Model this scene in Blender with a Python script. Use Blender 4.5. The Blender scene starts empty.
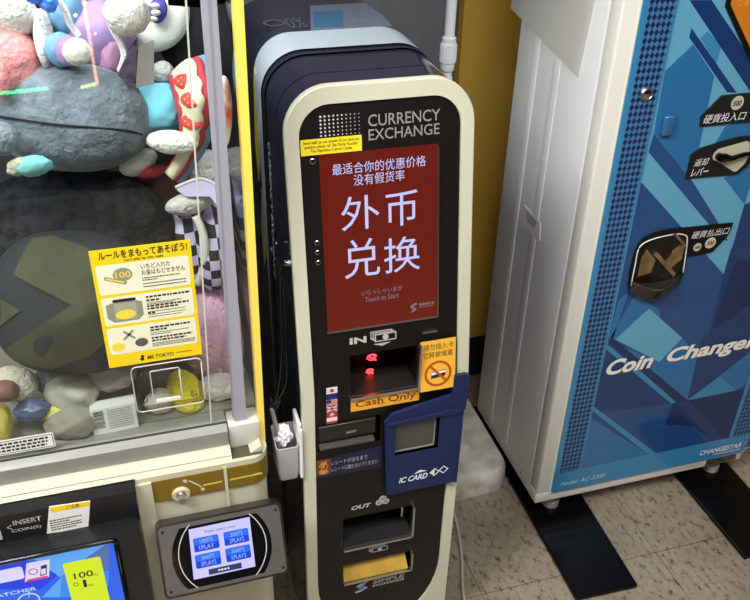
import bpy, bmesh, math, random
from mathutils import Vector, Matrix, noise
from mathutils.geometry import tessellate_polygon
random.seed(7)
C = bpy.context.scene.collection
PI = math.pi

# ------------------------------------------------------------------ materials
def lin(h):
    if isinstance(h, str):
        h = h.lstrip('#'); c = [int(h[i:i+2], 16)/255 for i in (0, 2, 4)]
    else: c = list(h)
    return tuple(((x+.055)/1.055)**2.4 if x > .04045 else x/12.92 for x in c)
_m = {}
def mat(name, col, rough=.5, metal=0, emit=0, bump=0, bscale=200, var=0, vscale=8, sheen=0, coat=0, spec=.5, col2=None, detail=2):
    if name in _m: return _m[name]
    m = bpy.data.materials.new(name); m.use_nodes = True; _m[name] = m
    nt = m.node_tree; b = nt.nodes['Principled BSDF']; c = lin(col)
    b.inputs['Base Color'].default_value = (*c, 1); b.inputs['Roughness'].default_value = rough
    b.inputs['Metallic'].default_value = metal; b.inputs['Specular IOR Level'].default_value = spec
    if sheen: b.inputs['Sheen Weight'].default_value = sheen; b.inputs['Sheen Roughness'].default_value = .5
    if coat: b.inputs['Coat Weight'].default_value = coat; b.inputs['Coat Roughness'].default_value = .05
    if emit > .3: b.inputs['Base Color'].default_value = (*(x*.12 for x in c), 1)
    if emit: b.inputs['Emission Color'].default_value = (*c, 1); b.inputs['Emission Strength'].default_value = emit
    tc = nt.nodes.new('ShaderNodeTexCoord')
    if (var or col2) and emit < .3:
        n = nt.nodes.new('ShaderNodeTexNoise'); n.inputs['Scale'].default_value = vscale; n.inputs['Detail'].default_value = 6
        nt.links.new(tc.outputs['Object'], n.inputs['Vector'])
        r = nt.nodes.new('ShaderNodeValToRGB'); e = r.color_ramp.elements
        e[0].position = .35; e[1].position = .65
        c2 = lin(col2) if col2 else tuple(min(1, x*(1+var)) for x in c)
        e[0].color = (*(tuple(x*(1-var) for x in c) if not col2 else c), 1); e[1].color = (*c2, 1)
        nt.links.new(n.outputs['Fac'], r.inputs['Fac']); nt.links.new(r.outputs['Color'], b.inputs['Base Color'])
    if bump:
        n = nt.nodes.new('ShaderNodeTexNoise'); n.inputs['Scale'].default_value = bscale; n.inputs['Detail'].default_value = detail
        nt.links.new(tc.outputs['Object'], n.inputs['Vector'])
        bp = nt.nodes.new('ShaderNodeBump'); bp.inputs['Strength'].default_value = bump; bp.inputs['Distance'].default_value = .007 if rough > .94 else .003
        nt.links.new(n.outputs['Fac'], bp.inputs['Height']); nt.links.new(bp.outputs['Normal'], b.inputs['Normal'])
    return m
def checker(name, a, b_, scale, rot=45, stretch=1, rough=.35):
    m = mat(name, a, rough); nt = m.node_tree; b = nt.nodes['Principled BSDF']
    tc = nt.nodes.new('ShaderNodeTexCoord'); mp = nt.nodes.new('ShaderNodeMapping'); ck = nt.nodes.new('ShaderNodeTexChecker')
    sx = nt.nodes.new('ShaderNodeSeparateXYZ'); cx = nt.nodes.new('ShaderNodeCombineXYZ')
    nt.links.new(tc.outputs['Object'], sx.inputs[0]); nt.links.new(sx.outputs['X'], cx.inputs['X']); nt.links.new(sx.outputs['Z'], cx.inputs['Y'])
    cx.inputs['Z'].default_value = .37
    mp2 = nt.nodes.new('ShaderNodeMapping'); mp2.inputs['Scale'].default_value = (stretch, 1, 1)
    nt.links.new(cx.outputs[0], mp2.inputs['Vector'])
    mp.inputs['Rotation'].default_value = (0, 0, math.radians(rot)); nt.links.new(mp2.outputs[0], mp.inputs['Vector'])
    nt.links.new(mp.outputs[0], ck.inputs['Vector']); ck.inputs['Scale'].default_value = scale
    ck.inputs['Color1'].default_value = (*lin(a), 1); ck.inputs['Color2'].default_value = (*lin(b_), 1)
    nt.links.new(ck.outputs['Color'], b.inputs['Base Color']); return m
def glass(name, tint, ior=1.45, refl=1.0):
    m = bpy.data.materials.new(name); m.use_nodes = True; nt = m.node_tree; nt.nodes.clear()
    o = nt.nodes.new('ShaderNodeOutputMaterial'); mx = nt.nodes.new('ShaderNodeMixShader')
    t = nt.nodes.new('ShaderNodeBsdfTransparent'); g = nt.nodes.new('ShaderNodeBsdfGlossy'); fz = nt.nodes.new('ShaderNodeFresnel'); ge = nt.nodes.new('ShaderNodeNewGeometry'); mr = nt.nodes.new('ShaderNodeMapRange')
    t.inputs[0].default_value = (*lin(tint), 1); g.inputs['Roughness'].default_value = .02; mr.inputs['To Min'].default_value = ior; mr.inputs['To Max'].default_value = 1/ior; nt.links.new(ge.outputs['Backfacing'], mr.inputs['Value']); nt.links.new(mr.outputs[0], fz.inputs[0])   # same reflectance on both faces of the sheet
    nt.links.new(fz.outputs[0], mx.inputs[0]); nt.links.new(t.outputs[0], mx.inputs[1]); nt.links.new(g.outputs[0], mx.inputs[2])
    nt.links.new(mx.outputs[0], o.inputs[0]); return m

cream = mat('cream_frame', '#cbc8af', .35, bump=.15, bscale=500)
cream2 = mat('cream_plastic', '#c9c2a6', .4, var=.03)
white = mat('white_paint', '#e6e5e2', .45, bump=.1, bscale=300, var=.02)
whitep = mat('white_plastic', '#eceae6', .4)
blackm = mat('black_panel', '#120f0d', .42, spec=.3, bump=.05, bscale=900)
blackg = mat('black_gloss', '#0c0c0e', .08)
glossy = mat('dark_hood_gloss', '#2b2a3c', .1)
blackd = mat('black_matte', '#0a0a0a', .7)
silver = mat('silver_metal', '#c9c8c4', .28, 1)
silverp = mat('silver_print', '#b5b2aa', .4)
dimp = mat('grey_print', '#8d8b86', .4)
chrome = mat('chrome', '#e0e0e0', .08, 1)
alu = mat('brushed_aluminium', '#96958c', .42, .2, var=.04, vscale=30)
yellow = mat('yellow_sticker', '#f4d51c', .5)
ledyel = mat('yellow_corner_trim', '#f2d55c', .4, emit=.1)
ink = mat('black_ink', '#1a1a18', .6)
whiteink = mat('white_ink', '#e8e8e6', .6)
orange = mat('orange_sticker', '#f0b032', .5)
redbrown = mat('brick_ink', '#b04a18', .6)
darkred = mat('dark_red_ink', '#7a1c20', .6)
blueb = mat('blue_board', '#1c2850', .5, spec=.3, bump=.1, bscale=150)
navyst = mat('navy_sticker', '#10163a', .45)
gold = mat('gold_band', '#8a6d1a', .35, .35)

# ------------------------------------------------------------------ scene helpers
OFF = {}
def tag(o, label=None, cat=None, group=None, kind=None):
    if label: o['label'] = label
    if cat: o['category'] = cat
    if group: o['group'] = group
    if kind: o['kind'] = kind
    return o
def thing(name, label, cat, loc=(0, 0, 0), group=None):
    o = bpy.data.objects.new(name, None); C.objects.link(o); o.location = loc; o.empty_display_size = .05
    OFF[o.name] = Vector(loc); return tag(o, label, cat, group)
def off(p):
    return OFF.get(p.name, Vector((0, 0, 0))) if p else Vector((0, 0, 0))
def finish(name, me, m, parent=None, loc=None, smooth=False, sharp=False):
    o = bpy.data.objects.new(name, me); C.objects.link(o)
    for x in (m if isinstance(m, (list, tuple)) else [m]): me.materials.append(x)
    base = off(parent) if parent else Vector(loc or (0, 0, 0))
    for v in me.vertices: v.co -= base
    if parent: o.parent = parent
    else: o.location = base
    OFF[o.name] = base
    if smooth:
        for p in me.polygons: p.use_smooth = True
        if sharp: me.set_sharp_from_angle(angle=math.radians(35))
    me.update(); return o
def from_bm(name, bm, m, parent=None, loc=None, smooth=False, sharp=False, recalc=True):
    if recalc: bmesh.ops.recalc_face_normals(bm, faces=bm.faces)
    me = bpy.data.meshes.new(name); bm.to_mesh(me); bm.free()
    return finish(name, me, m, parent, loc, smooth, sharp)
def struct(o): o['kind'] = 'structure'; return o
def add_box(bm, x0, x1, y0, y1, z0, z1, bev=0, seg=2, fr=None):
    v = [bm.verts.new(p) for p in ((x0,y0,z0),(x1,y0,z0),(x1,y1,z0),(x0,y1,z0),(x0,y0,z1),(x1,y0,z1),(x1,y1,z1),(x0,y1,z1))]
    fs = [bm.faces.new([v[i] for i in q]) for q in ((0,3,2,1),(4,5,6,7),(0,1,5,4),(1,2,6,5),(2,3,7,6),(3,0,4,7))]
    if bev:
        es = list({e for f in fs for e in f.edges})
        r = bmesh.ops.bevel(bm, geom=es, offset=bev, segments=seg, affect='EDGES', profile=.5)
        v = list({x for f in r['faces'] for x in f.verts} | {x for x in v if x.is_valid})
    if fr:
        for x in v: x.co = fr.p(x.co.x*1000, x.co.y*1000, x.co.z)
    return v
def box(name, x0, x1, y0, y1, z0, z1, m, parent=None, bev=0, loc=None, seg=2):
    bm = bmesh.new(); add_box(bm, x0, x1, y0, y1, z0, z1, bev, seg)
    return from_bm(name, bm, m, parent, loc, smooth=bool(bev), sharp=False)
class Frame:   # a flat face in the world: origin, right, up; coordinates in mm, height above the face in m
    def __init__(s, o, U=(1, 0, 0), V=(0, 0, 1)):
        s.o = Vector(o); s.U = Vector(U).normalized(); s.V = Vector(V).normalized(); s.N = s.U.cross(s.V)
    def p(s, u, v, d=0): return s.o+s.U*(u/1000)+s.V*(v/1000)+s.N*d
FC = Frame((.841, 1.31, 0)); FU = Frame((.226, 1.10, .69), V=(0, .163, .98663)); FL = Frame((.226, 1.10, 0))
FG = Frame((0, 1.10, 0)); FP = Frame((0, 1.0, 0)); FQ = Frame((0, 1.035, 0)); FB = Frame((0, 1.06, 0))
FT = Frame((-.037, .973, .428), V=(0, .470, .882))
def rrect(u0, v0, u1, v1, r, n=5):
    P = []
    for cx, cy, a in ((u1-r, v1-r, 0), (u0+r, v1-r, 90), (u0+r, v0+r, 180), (u1-r, v0+r, 270)):
        for i in range(n+1):
            t = math.radians(a+90*i/n); P.append((cx+r*math.cos(t), cy+r*math.sin(t)))
    return P
def circ(u, v, r, n=24, ry=None): return [(u+r*math.cos(2*PI*i/n), v+(ry or r)*math.sin(2*PI*i/n)) for i in range(n)]
def rect(u0, v0, u1, v1): return [(u0, v0), (u1, v0), (u1, v1), (u0, v1)]
def add_plate(bm, F, outline, holes=(), d0=0., d1=.001):
    b2 = bmesh.new(); loops = [outline]+list(holes); vs = [b2.verts.new(F.p(u, v, d0)) for L in loops for u, v in L]
    for t in tessellate_polygon([[Vector((u, v, 0)) for u, v in L] for L in loops]):
        if len(set(t)) == 3:
            try: b2.faces.new([vs[k] for k in t])
            except ValueError: pass
    fs = b2.faces[:]
    r = bmesh.ops.extrude_face_region(b2, geom=fs)
    for g in r['geom']:
        if isinstance(g, bmesh.types.BMVert): g.co += F.N*(d1-d0)
    bmesh.ops.recalc_face_normals(b2, faces=b2.faces)
    me = bpy.data.meshes.new('t'); b2.to_mesh(me); b2.free(); bm.from_mesh(me); bpy.data.meshes.remove(me)
def plate(name, F, outline, m, parent=None, d0=0., d1=.001, holes=(), loc=None):
    bm = bmesh.new(); add_plate(bm, F, outline, holes, d0, d1); return from_bm(name, bm, m, parent, loc)
def plates(name, F, outlines, m, parent=None, d0=0., d1=.001, loc=None):
    bm = bmesh.new()
    for o in outlines: add_plate(bm, F, o, (), d0, d1)
    return from_bm(name, bm, m, parent, loc)
def text(s, F, u0, v0, u1, v1, m, parent, d=.0008, shear=0, bold=0, name='lettering', wide=None, th=.0003):
    cu = bpy.data.curves.new('t', 'FONT'); cu.body = s; cu.size = 1; cu.offset = bold; cu.align_x = 'CENTER'; cu.resolution_u = 3
    cu.space_line = .95
    ob = bpy.data.objects.new('t', cu); C.objects.link(ob)
    dg = bpy.context.evaluated_depsgraph_get(); me = bpy.data.meshes.new_from_object(ob.evaluated_get(dg))
    bpy.data.objects.remove(ob); bpy.data.curves.remove(cu)
    xs = [v.co.x for v in me.vertices]; ys = [v.co.y for v in me.vertices]
    if not xs: return None
    x0, x1, y0, y1 = min(xs), max(xs), min(ys), max(ys)
    for v in me.vertices:
        a = (v.co.x-x0)/(x1-x0); b = (v.co.y-y0)/(y1-y0)
        sh = shear*(v1-v0)
        v.co = F.p(u0+a*(u1-u0-sh)+b*sh, v0+b*(v1-v0), d)
    return finish(name, me, m, parent)
def bars(F, rows, m, parent, d=.0008, name='small_print', h=1.2, seed=1):
    # rows of small illegible print: short dashes
    rr = random.Random(seed); bm = bmesh.new()
    for (u0, u1, v) in rows:
        u = u0
        while u < u1:
            w = rr.uniform(1.0, 2.6)*h/1.2; add_q(bm, F, u, v, min(u+w, u1), v+h, d); u += w+.5*h/1.2
    return from_bm(name, bm, m, parent, recalc=False)
def add_q(bm, F, u0, v0, u1, v1, d):
    bm.faces.new([bm.verts.new(F.p(a, b, d)) for a, b in ((u0, v0), (u1, v0), (u1, v1), (u0, v1))])
def cavity(name, F, outline, depth, m, parent, d=0.):
    bm = bmesh.new(); a = [bm.verts.new(F.p(u, v, d)) for u, v in outline]; b = [bm.verts.new(F.p(u, v, d-depth)) for u, v in outline]
    n = len(a)
    for i in range(n): bm.faces.new((a[i], b[i], b[(i+1) % n], a[(i+1) % n]))
    bm.faces.new(b); return from_bm(name, bm, m, parent)
def add_tube(bm, pts, r, n=8, caps=True):
    pts = [Vector(p) for p in pts]; rings = []; up = Vector((0, 0, 1))
    for i, p in enumerate(pts):
        t = (pts[min(i+1, len(pts)-1)]-pts[max(i-1, 0)]).normalized()
        a = t.cross(up if abs(t.z) < .95 else Vector((1, 0, 0))).normalized(); b = t.cross(a)
        rr = r[i] if isinstance(r, (list, tuple)) else r
        rings.append([bm.verts.new(p+(a*math.cos(2*PI*k/n)+b*math.sin(2*PI*k/n))*rr) for k in range(n)])
    for i in range(len(rings)-1):
        for k in range(n): bm.faces.new((rings[i][k], rings[i][(k+1) % n], rings[i+1][(k+1) % n], rings[i+1][k]))
    if caps: bm.faces.new(rings[0][::-1]); bm.faces.new(rings[-1])
def tube(name, pts, r, m, parent=None, n=8, loc=None):
    bm = bmesh.new(); add_tube(bm, pts, r, n); return from_bm(name, bm, m, parent, loc, smooth=True, sharp=True)
def catmull(P, n=6):
    P = [Vector(p) for p in P]; out = []
    for i in range(len(P)-1):
        a, b, c, d = P[max(i-1, 0)], P[i], P[i+1], P[min(i+2, len(P)-1)]
        for k in range(n):
            t = k/n; out.append(.5*((2*b)+(c-a)*t+(2*a-5*b+4*c-d)*t*t+(3*b-a-3*c+d)*t**3))
    return out+[P[-1]]
def lathe(name, F, u, v, prof, m, parent, n=32):   # profile (radius mm, height m) turned about the face normal
    bm = bmesh.new(); rings = []
    for r, d in prof: rings.append([bm.verts.new(F.p(u+r*math.cos(2*PI*k/n), v+r*math.sin(2*PI*k/n), d)) for k in range(n)])
    for i in range(len(rings)-1):
        for k in range(n): bm.faces.new((rings[i][k], rings[i][(k+1) % n], rings[i+1][(k+1) % n], rings[i+1][k]))
    bm.faces.new(rings[0][::-1]); bm.faces.new(rings[-1]); return from_bm(name, bm, m, parent, smooth=True, sharp=True)
def torus_prof(F, u, v, r, w, n=48, a0=0, a1=360):
    o = []; i_ = []
    for k in range(n+1):
        t = math.radians(a0+(a1-a0)*k/n); o.append((u+r*math.cos(t), v+r*math.sin(t))); i_.append((u+(r-w)*math.cos(t), v+(r-w)*math.sin(t)))
    return o, i_
def ring(name, F, u, v, r, w, m, parent, d0=0, d1=.001, a0=0, a1=360, sx=1):
    o, i_ = torus_prof(F, u, v, r, w, 48, a0, a1); bm = bmesh.new()
    A = [bm.verts.new(F.p(u+(a-u)*sx, b, d1)) for a, b in o]; B = [bm.verts.new(F.p(u+(a-u)*sx, b, d1)) for a, b in i_]
    A2 = [bm.verts.new(F.p(u+(a-u)*sx, b, d0)) for a, b in o]; B2 = [bm.verts.new(F.p(u+(a-u)*sx, b, d0)) for a, b in i_]
    for k in range(len(A)-1):
        for q in ((A, B), (B, B2), (B2, A2), (A2, A)): bm.faces.new((q[0][k], q[0][k+1], q[1][k+1], q[1][k]))
    return from_bm(name, bm, m, parent)

# ------------------------------------------------------------------ the room
tile = mat('floor_tile', '#8b8172', .45)
nt = tile.node_tree; b = nt.nodes['Principled BSDF']; tc = nt.nodes.new('ShaderNodeTexCoord')
n1 = nt.nodes.new('ShaderNodeTexNoise'); n1.inputs['Scale'].default_value = 75; n1.inputs['Detail'].default_value = 8; n1.inputs['Roughness'].default_value = .7
mpf = nt.nodes.new('ShaderNodeMapping'); mpf.inputs['Scale'].default_value = (1, .55, 1); mpf.inputs['Rotation'].default_value = (0, 0, .6)
nt.links.new(tc.outputs['Object'], mpf.inputs['Vector']); nt.links.new(mpf.outputs[0], n1.inputs['Vector'])
r1 = nt.nodes.new('ShaderNodeValToRGB'); e = r1.color_ramp.elements; e[0].position = .36; e[0].color = (*lin('#4c4236'), 1); e[1].position = .46; e[1].color = (*lin('#908470'), 1)
x = e.new(.68); x.color = (*lin('#a0937e'), 1)
nt.links.new(n1.outputs['Fac'], r1.inputs['Fac'])
br = nt.nodes.new('ShaderNodeTexBrick'); br.offset = 0; br.inputs['Scale'].default_value = 1; br.inputs['Brick Width'].default_value = .45; br.inputs['Row Height'].default_value = .45
br.inputs['Mortar Size'].default_value = .0012; br.inputs['Color1'].default_value = (1, 1, 1, 1); br.inputs['Color2'].default_value = (.93, .92, .9, 1); br.inputs['Mortar'].default_value = (.45, .4, .35, 1)
mpb = nt.nodes.new('ShaderNodeMapping'); mpb.inputs['Location'].default_value = (-.185, -.24, 0)
nt.links.new(tc.outputs['Object'], mpb.inputs['Vector']); nt.links.new(mpb.outputs[0], br.inputs['Vector'])
mx = nt.nodes.new('ShaderNodeMix'); mx.data_type = 'RGBA'; mx.blend_type = 'MULTIPLY'; mx.inputs['Factor'].default_value = 1
nt.links.new(r1.outputs['Color'], mx.inputs['A']); nt.links.new(br.outputs['Color'], mx.inputs['B'])
n2 = nt.nodes.new('ShaderNodeTexNoise'); n2.inputs['Scale'].default_value = 5; n2.inputs['Detail'].default_value = 5; nt.links.new(tc.outputs['Object'], n2.inputs['Vector'])
r2 = nt.nodes.new('ShaderNodeValToRGB'); e = r2.color_ramp.elements; e[0].position = .35; e[0].color = (.72, .68, .62, 1); e[1].position = .6; e[1].color = (1, 1, 1, 1)
nt.links.new(n2.outputs['Fac'], r2.inputs['Fac'])
mx2 = nt.nodes.new('ShaderNodeMix'); mx2.data_type = 'RGBA'; mx2.blend_type = 'MULTIPLY'; mx2.inputs['Factor'].default_value = .8
nt.links.new(mx.outputs['Result'], mx2.inputs['A']); nt.links.new(r2.outputs['Color'], mx2.inputs['B']); nt.links.new(mx2.outputs['Result'], b.inputs['Base Color'])
bp = nt.nodes.new('ShaderNodeBump'); bp.inputs['Strength'].default_value = .25; bp.inputs['Distance'].default_value = .001; nt.links.new(n1.outputs['Fac'], bp.inputs['Height']); nt.links.new(bp.outputs['Normal'], b.inputs['Normal'])

greyw = mat('grey_wall', '#77757a', .8, bump=.5, bscale=90, var=.1, vscale=14)
yelw = mat('mustard_wall', '#c39a3c', .55, bump=.1, bscale=40, var=.05, vscale=5)
navyb = mat('navy_baseboard', '#20242e', .5)
roomw = mat('room_wall', '#3b3835', .7)
ceil = mat('ceiling_board', '#c8c6c0', .8)
struct(box('floor', -3, 4, -3, 1.96, -.05, 0, tile))
struct(box('ceiling', -3, 4, -3, 1.96, 2.7, 2.75, ceil))
struct(box('wall_back', -3, 4, 1.96, 2.04, 0, 2.7, greyw))
struct(box('wall_left', -3.08, -3, -3, 1.96, 0, 2.7, roomw))
struct(box('wall_right', 4, 4.08, -3, 1.96, 0, 2.7, roomw))
struct(box('wall_front', -3, 4, -3.08, -3, 0, 2.7, roomw))
struct(box('trim_1', .8, 4, 1.9, 1.96, .14, 2.7, yelw))
struct(box('baseboard_back', .8, 4, 1.896, 1.96, 0, .14, navyb))
struct(box('trim_2', .784, .8, 1.93, 1.96, 0, 2.7, mat('grey_edge_strip', '#4b4a4c', .6)))

# ------------------------------------------------------------------ currency exchange kiosk
K = thing('currency_kiosk', 'tall narrow black currency exchange kiosk with cream frame and red touch screen', 'kiosk', (.376, 1.3, 0))
def yf(z): return 1.10+max(0., z-.69)*.1652
def prof(u0, u1, z0, z1, rt, rb, rbz=None, n=10):
    rbz = rbz or rb; P = []
    for i in range(n+1): t = PI*.5*i/n; P.append((u1-rt+rt*math.cos(t), z1-rt+rt*math.sin(t)))
    for i in range(n+1): t = PI*.5+PI*.5*i/n; P.append((u0+rt+rt*math.cos(t), z1-rt+rt*math.sin(t)))
    P.append((u0, .69))
    for i in range(n+1): t = PI+PI*.5*i/n; P.append((u0+rb+rb*math.cos(t), z0+rbz+rbz*math.sin(t)))
    for i in range(n+1): t = PI*1.5+PI*.5*i/n; P.append((u1-rb+rb*math.cos(t), z0+rbz+rbz*math.sin(t)))
    P.append((u1, .69)); return P
OUTP = prof(0, .300, .02, 1.195, .070, .03)
INP = prof(.0215, .2775, .04, 1.169, .047, .12, .17)
def kpt(p, y): return (.226+p[0], y, p[1])
def loft(name, rings, m, parent, cap0=False, cap1=False, sharp=True):
    bm = bmesh.new(); R = [[bm.verts.new(q) for q in r] for r in rings]; n = len(R[0])
    for i in range(len(R)-1):
        for k in range(n): bm.faces.new((R[i][k], R[i][(k+1) % n], R[i+1][(k+1) % n], R[i+1][k]))
    if cap0: bm.faces.new(R[0])
    if cap1: bm.faces.new(R[-1])
    return from_bm(name, bm, m, parent, smooth=True, sharp=sharp)
ep = prof(.0015, .2985, .0215, 1.1935, .0685, .0285)
loft('front_frame', [[kpt(p, yf(p[1])+.012) for p in OUTP], [kpt(p, yf(p[1])+.0015) for p in OUTP], [kpt(p, yf(p[1])) for p in ep],
     [kpt(p, yf(p[1])) for p in INP], [kpt(p, yf(p[1])+.008) for p in INP]], cream, K)
ins = prof(.003, .297, .023, 1.192, .067, .027)
def seg(name, y0, y1, m, P=OUTP, cap=False):
    f0 = (lambda p: yf(p[1])+.012) if y0 is None else (lambda p: y0)
    return loft(name, [[kpt(p, f0(p)) for p in P], [kpt(p, y1) for p in P]], m, K, cap1=cap)
seg('front_hood', None, 1.249, glossy, ins)
seg('hood_seam', 1.249, 1.2515, blackd, prof(.005, .295, .025, 1.19, .067, .027))
seg('middle_hood', 1.2515, 1.335, glossy, ins)
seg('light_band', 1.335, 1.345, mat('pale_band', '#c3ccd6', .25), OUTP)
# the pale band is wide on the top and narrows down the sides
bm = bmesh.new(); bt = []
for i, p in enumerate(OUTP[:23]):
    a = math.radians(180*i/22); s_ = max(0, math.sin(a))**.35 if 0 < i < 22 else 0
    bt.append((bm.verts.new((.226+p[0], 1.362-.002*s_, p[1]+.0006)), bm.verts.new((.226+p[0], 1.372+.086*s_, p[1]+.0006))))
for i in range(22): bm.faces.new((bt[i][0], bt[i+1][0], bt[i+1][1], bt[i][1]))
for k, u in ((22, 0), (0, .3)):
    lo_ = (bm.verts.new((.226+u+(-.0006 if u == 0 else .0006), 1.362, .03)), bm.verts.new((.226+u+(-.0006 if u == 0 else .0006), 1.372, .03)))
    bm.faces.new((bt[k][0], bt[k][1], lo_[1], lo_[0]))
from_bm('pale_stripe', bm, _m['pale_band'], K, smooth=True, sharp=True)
seg('rear_hood', 1.345, 1.70, glossy, ins, True)
bpy.data.objects['light_band'].data.materials[0] = glossy; bpy.data.objects['light_band'].name = 'hood_lining'
for x_, y_ in ((.25, 1.16), (.50, 1.16), (.25, 1.66), (.50, 1.66)):
    tube('foot', [(x_, y_, 0), (x_, y_, .03)], .014, blackd, K, 16)
# top sticker and print on the rear hood
FTOP = Frame((.226, 1.45, 1.1921), V=(0, 1, 0))
stk = plate('top_sticker', FTOP, [(111, 22), (257, 16), (262, 90), (254, 179), (146, 179)], mat('frosted_sticker', '#6c7186', .4), K, 0, .0006)
plate('teal_print', FTOP, [(120, 34), (171, 30), (198, 132), (142, 136)], mat('teal_ink', '#3d6a88', .5), stk, .0006, .001)
text('アプリ', FTOP, 190, 50, 246, 75, dimp, stk, .001)
text('0%', FTOP, 78, 38, 112, 105, mat('faint_print', '#55545f', .4), K, .0006, bold=.01)
ring('round_emblem', FTOP, 58, 78, 20, 5, _m['faint_print'], K, 0, .0008)
# left side decals: text running down, yellow and pale blobs
FS = Frame((.2262, 1.30, .69), U=(0, -1, 0))   # left side face, u runs towards the front
FS2 = Frame((.2288, 1.0, 0), U=(0, -1, 0), V=(0, 0, 1))
def side_shape(name, pts, m):
    F = Frame((.2285, 0, 0), U=(0, -1, 0), V=(0, 0, 1)); return plate(name, F, [(-y*1000, z*1000) for y, z in pts], m, K, 0, .001)
side_shape('yellow_decal', [(1.44, 1.12), (1.425, 1.15), (1.405, 1.13), (1.41, 1.06), (1.42, .98), (1.445, .93), (1.46, 1.0), (1.45, 1.06)], mat('yellow_decal', '#e8d544', .4))
side_shape('pale_decal', [(1.42, .93), (1.40, .94), (1.385, .90), (1.40, .80), (1.43, .76), (1.44, .84)], mat('pale_decal', '#b8b878', .4))
FV = Frame((.2285, 1.325, 1.06), U=(0, 0, -1), V=(0, -1, 0))
text('CURRENCY EXCHANGE', FV, 0, 0, 260, 20, whiteink, K, .0012)

# fascia, upper and lower, with openings
def zv(z): return (z-.69)*1000/.98663
up = [(p[0]*1000, zv(p[1])) for p in INP if p[1] > .6901]
upper_out = [(277.5, 0)]+up+[(21.5, 0), (86, 0), (86, 65), (206, 65), (206, 0)]
plate('upper_fascia', FU, upper_out, blackm, K, -.012, -.004)
low = [(p[0]*1000, p[1]*1000) for p in INP if p[1] < .6899]
lower_out = [(21.5, 690)]+low+[(277.5, 690), (206, 690), (206, 673), (86, 673), (86, 690)]
H1 = rect(73, 299, 213, 378); H2 = rect(74, 200, 216, 247); H3 = rect(27, 563, 141, 624)
plate('lower_fascia', FL, lower_out, blackm, K, -.012, -.004, holes=[H1, H2, H3])
# screen
scr_m = mat('screen_red', '#6a2016', .12, emit=.8, var=.1, vscale=5)
sc = plate('touch_screen', FU, rrect(51, 115.5, 241, 410, 3), scr_m, K, -.004, -.002)
lit = mat('screen_glow_text', '#b9bff0', .4, emit=.95); litd = mat('screen_dim_text', '#a08a98', .4, emit=.5)
Z = -.0016
bm = bmesh.new(); add_plate(bm, FU, rect(50, 113, 242, 116), (), -.004, -.001); add_plate(bm, FU, rect(240.5, 113, 242.5, 405), (), -.004, -.001)
from_bm('screen_edge', bm, silver, sc)
text('最适合你的优惠价格', FU, 70, 377, 220, 394.5, lit, sc, Z)
text('没有假货率', FU, 103, 357.5, 185, 375, lit, sc, Z)
for ch, a, b1, c_, d_ in (('外', 81, 286, 143, 341), ('币', 153, 284, 206, 341), ('兑', 83, 205, 142, 270), ('换', 149, 205, 210, 265)):
    text(ch, FU, a, b1, c_, d_, lit, sc, Z)
text('いらっしゃいませ', FU, 110, 172, 179, 181, litd, sc, Z); text('Touch to Start', FU, 115, 160, 173, 169, litd, sc, Z)
plates('swirl_mark', FU, [[(193, 141), (203, 146), (205, 143), (197, 139), (204, 135), (201, 131), (192, 129), (199, 134), (193, 138)]], litd, sc, Z-.0003, Z)
text('SIMPLE', FU, 208, 139, 235, 144, litd, sc, Z, bold=.03); bars(FU, [(208, 235, 136)], litd, sc, Z, h=1)
# upper marks
bm = bmesh.new()
for i in range(10):
    for j in range(6):
        rr_ = 1.75-.11*i-.04*j
        add_plate(bm, FU, circ(56+i*6.55, 467-j*5.7, rr_, 10), (), -.004, -.0035)
from_bm('dot_pattern', bm, mat('dot_print', '#d0cec8', .4), K)
text('CURRENCY', FU, 129, 446, 244, 464, dimp, K, -.0035, bold=.006); text('EXCHANGE', FU, 129, 425, 243, 442, dimp, K, -.0035, bold=.006)
ys = plate('notice_sticker', FU, rect(24, 411, 118, 435), yellow, K, -.004, -.003)
text('Store staff can not answer. If you have any\nquestion, please call The Phone Number.\nThe Operation Control Center', FU, 28, 413.5, 114, 432.5, ink, ys, -.0028, bold=.012)
def lens(u, v, r, F=FU, d=-.004, nm='sensor_lens'):
    o = lathe(nm, F, u, v, [(r, d), (r, d+.0015), (r*.8, d+.002), (r*.7, d+.001)], silver, K, 20)
    lathe('lens_glass', F, u, v, [(r*.72, d), (r*.72, d+.0016), (r*.3, d+.0024)], blackg, o, 16)
lens(41, 402, 4.5, nm='key_lock')
for v in (272, 256, 239): lens(41, v, 4)
text('IN', FU, 87, 86, 116, 98, silverp, K, -.0035, bold=.04)
def note_icon(F, u, v, w, h_, d, nm='banknote_symbol'):
    bm = bmesh.new()
    for i, (du, dv) in enumerate(((0, h_*.28), (w*.08, h_*.14))):
        add_plate(bm, F, rect(u+du, v+dv, u+w*.84+du, v+h_*.72+dv), [rect(u+du+1.5, v+dv+1.5, u+w*.84+du-1.5, v+h_*.72+dv-1.5)], d, d+.0003)
    add_plate(bm, F, rect(u+w*.16, v, u+w, v+h_*.72), [rect(u+w*.16+2, v+2, u+w-2, v+h_*.72-2)], d, d+.0006)
    o = from_bm(nm, bm, silverp, K)
    plates('symbol_face', F, [rect(u+w*.16+2, v+2, u+w-2, v+h_*.72-2)], blackm, o, d, d+.0007)
    plate('symbol_disc', F, circ(u+w*.58, v+h_*.36, h_*.26), silverp, o, d, d+.001); return o
note_icon(FU, 123, 84, 45, 20, -.0035)
plates('arrow_mark', FU, [[(128, 80), (158, 80), (143, 75)]], silverp, K, -.004, -.0033)
plates('slit', FU, [rect(215, 85, 241, 88.5)], silver, K, -.004, -.003); plates('slit_shadow', FU, [rect(215, 88.5, 241, 93)], blackd, K, -.004, -.0033)
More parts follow.
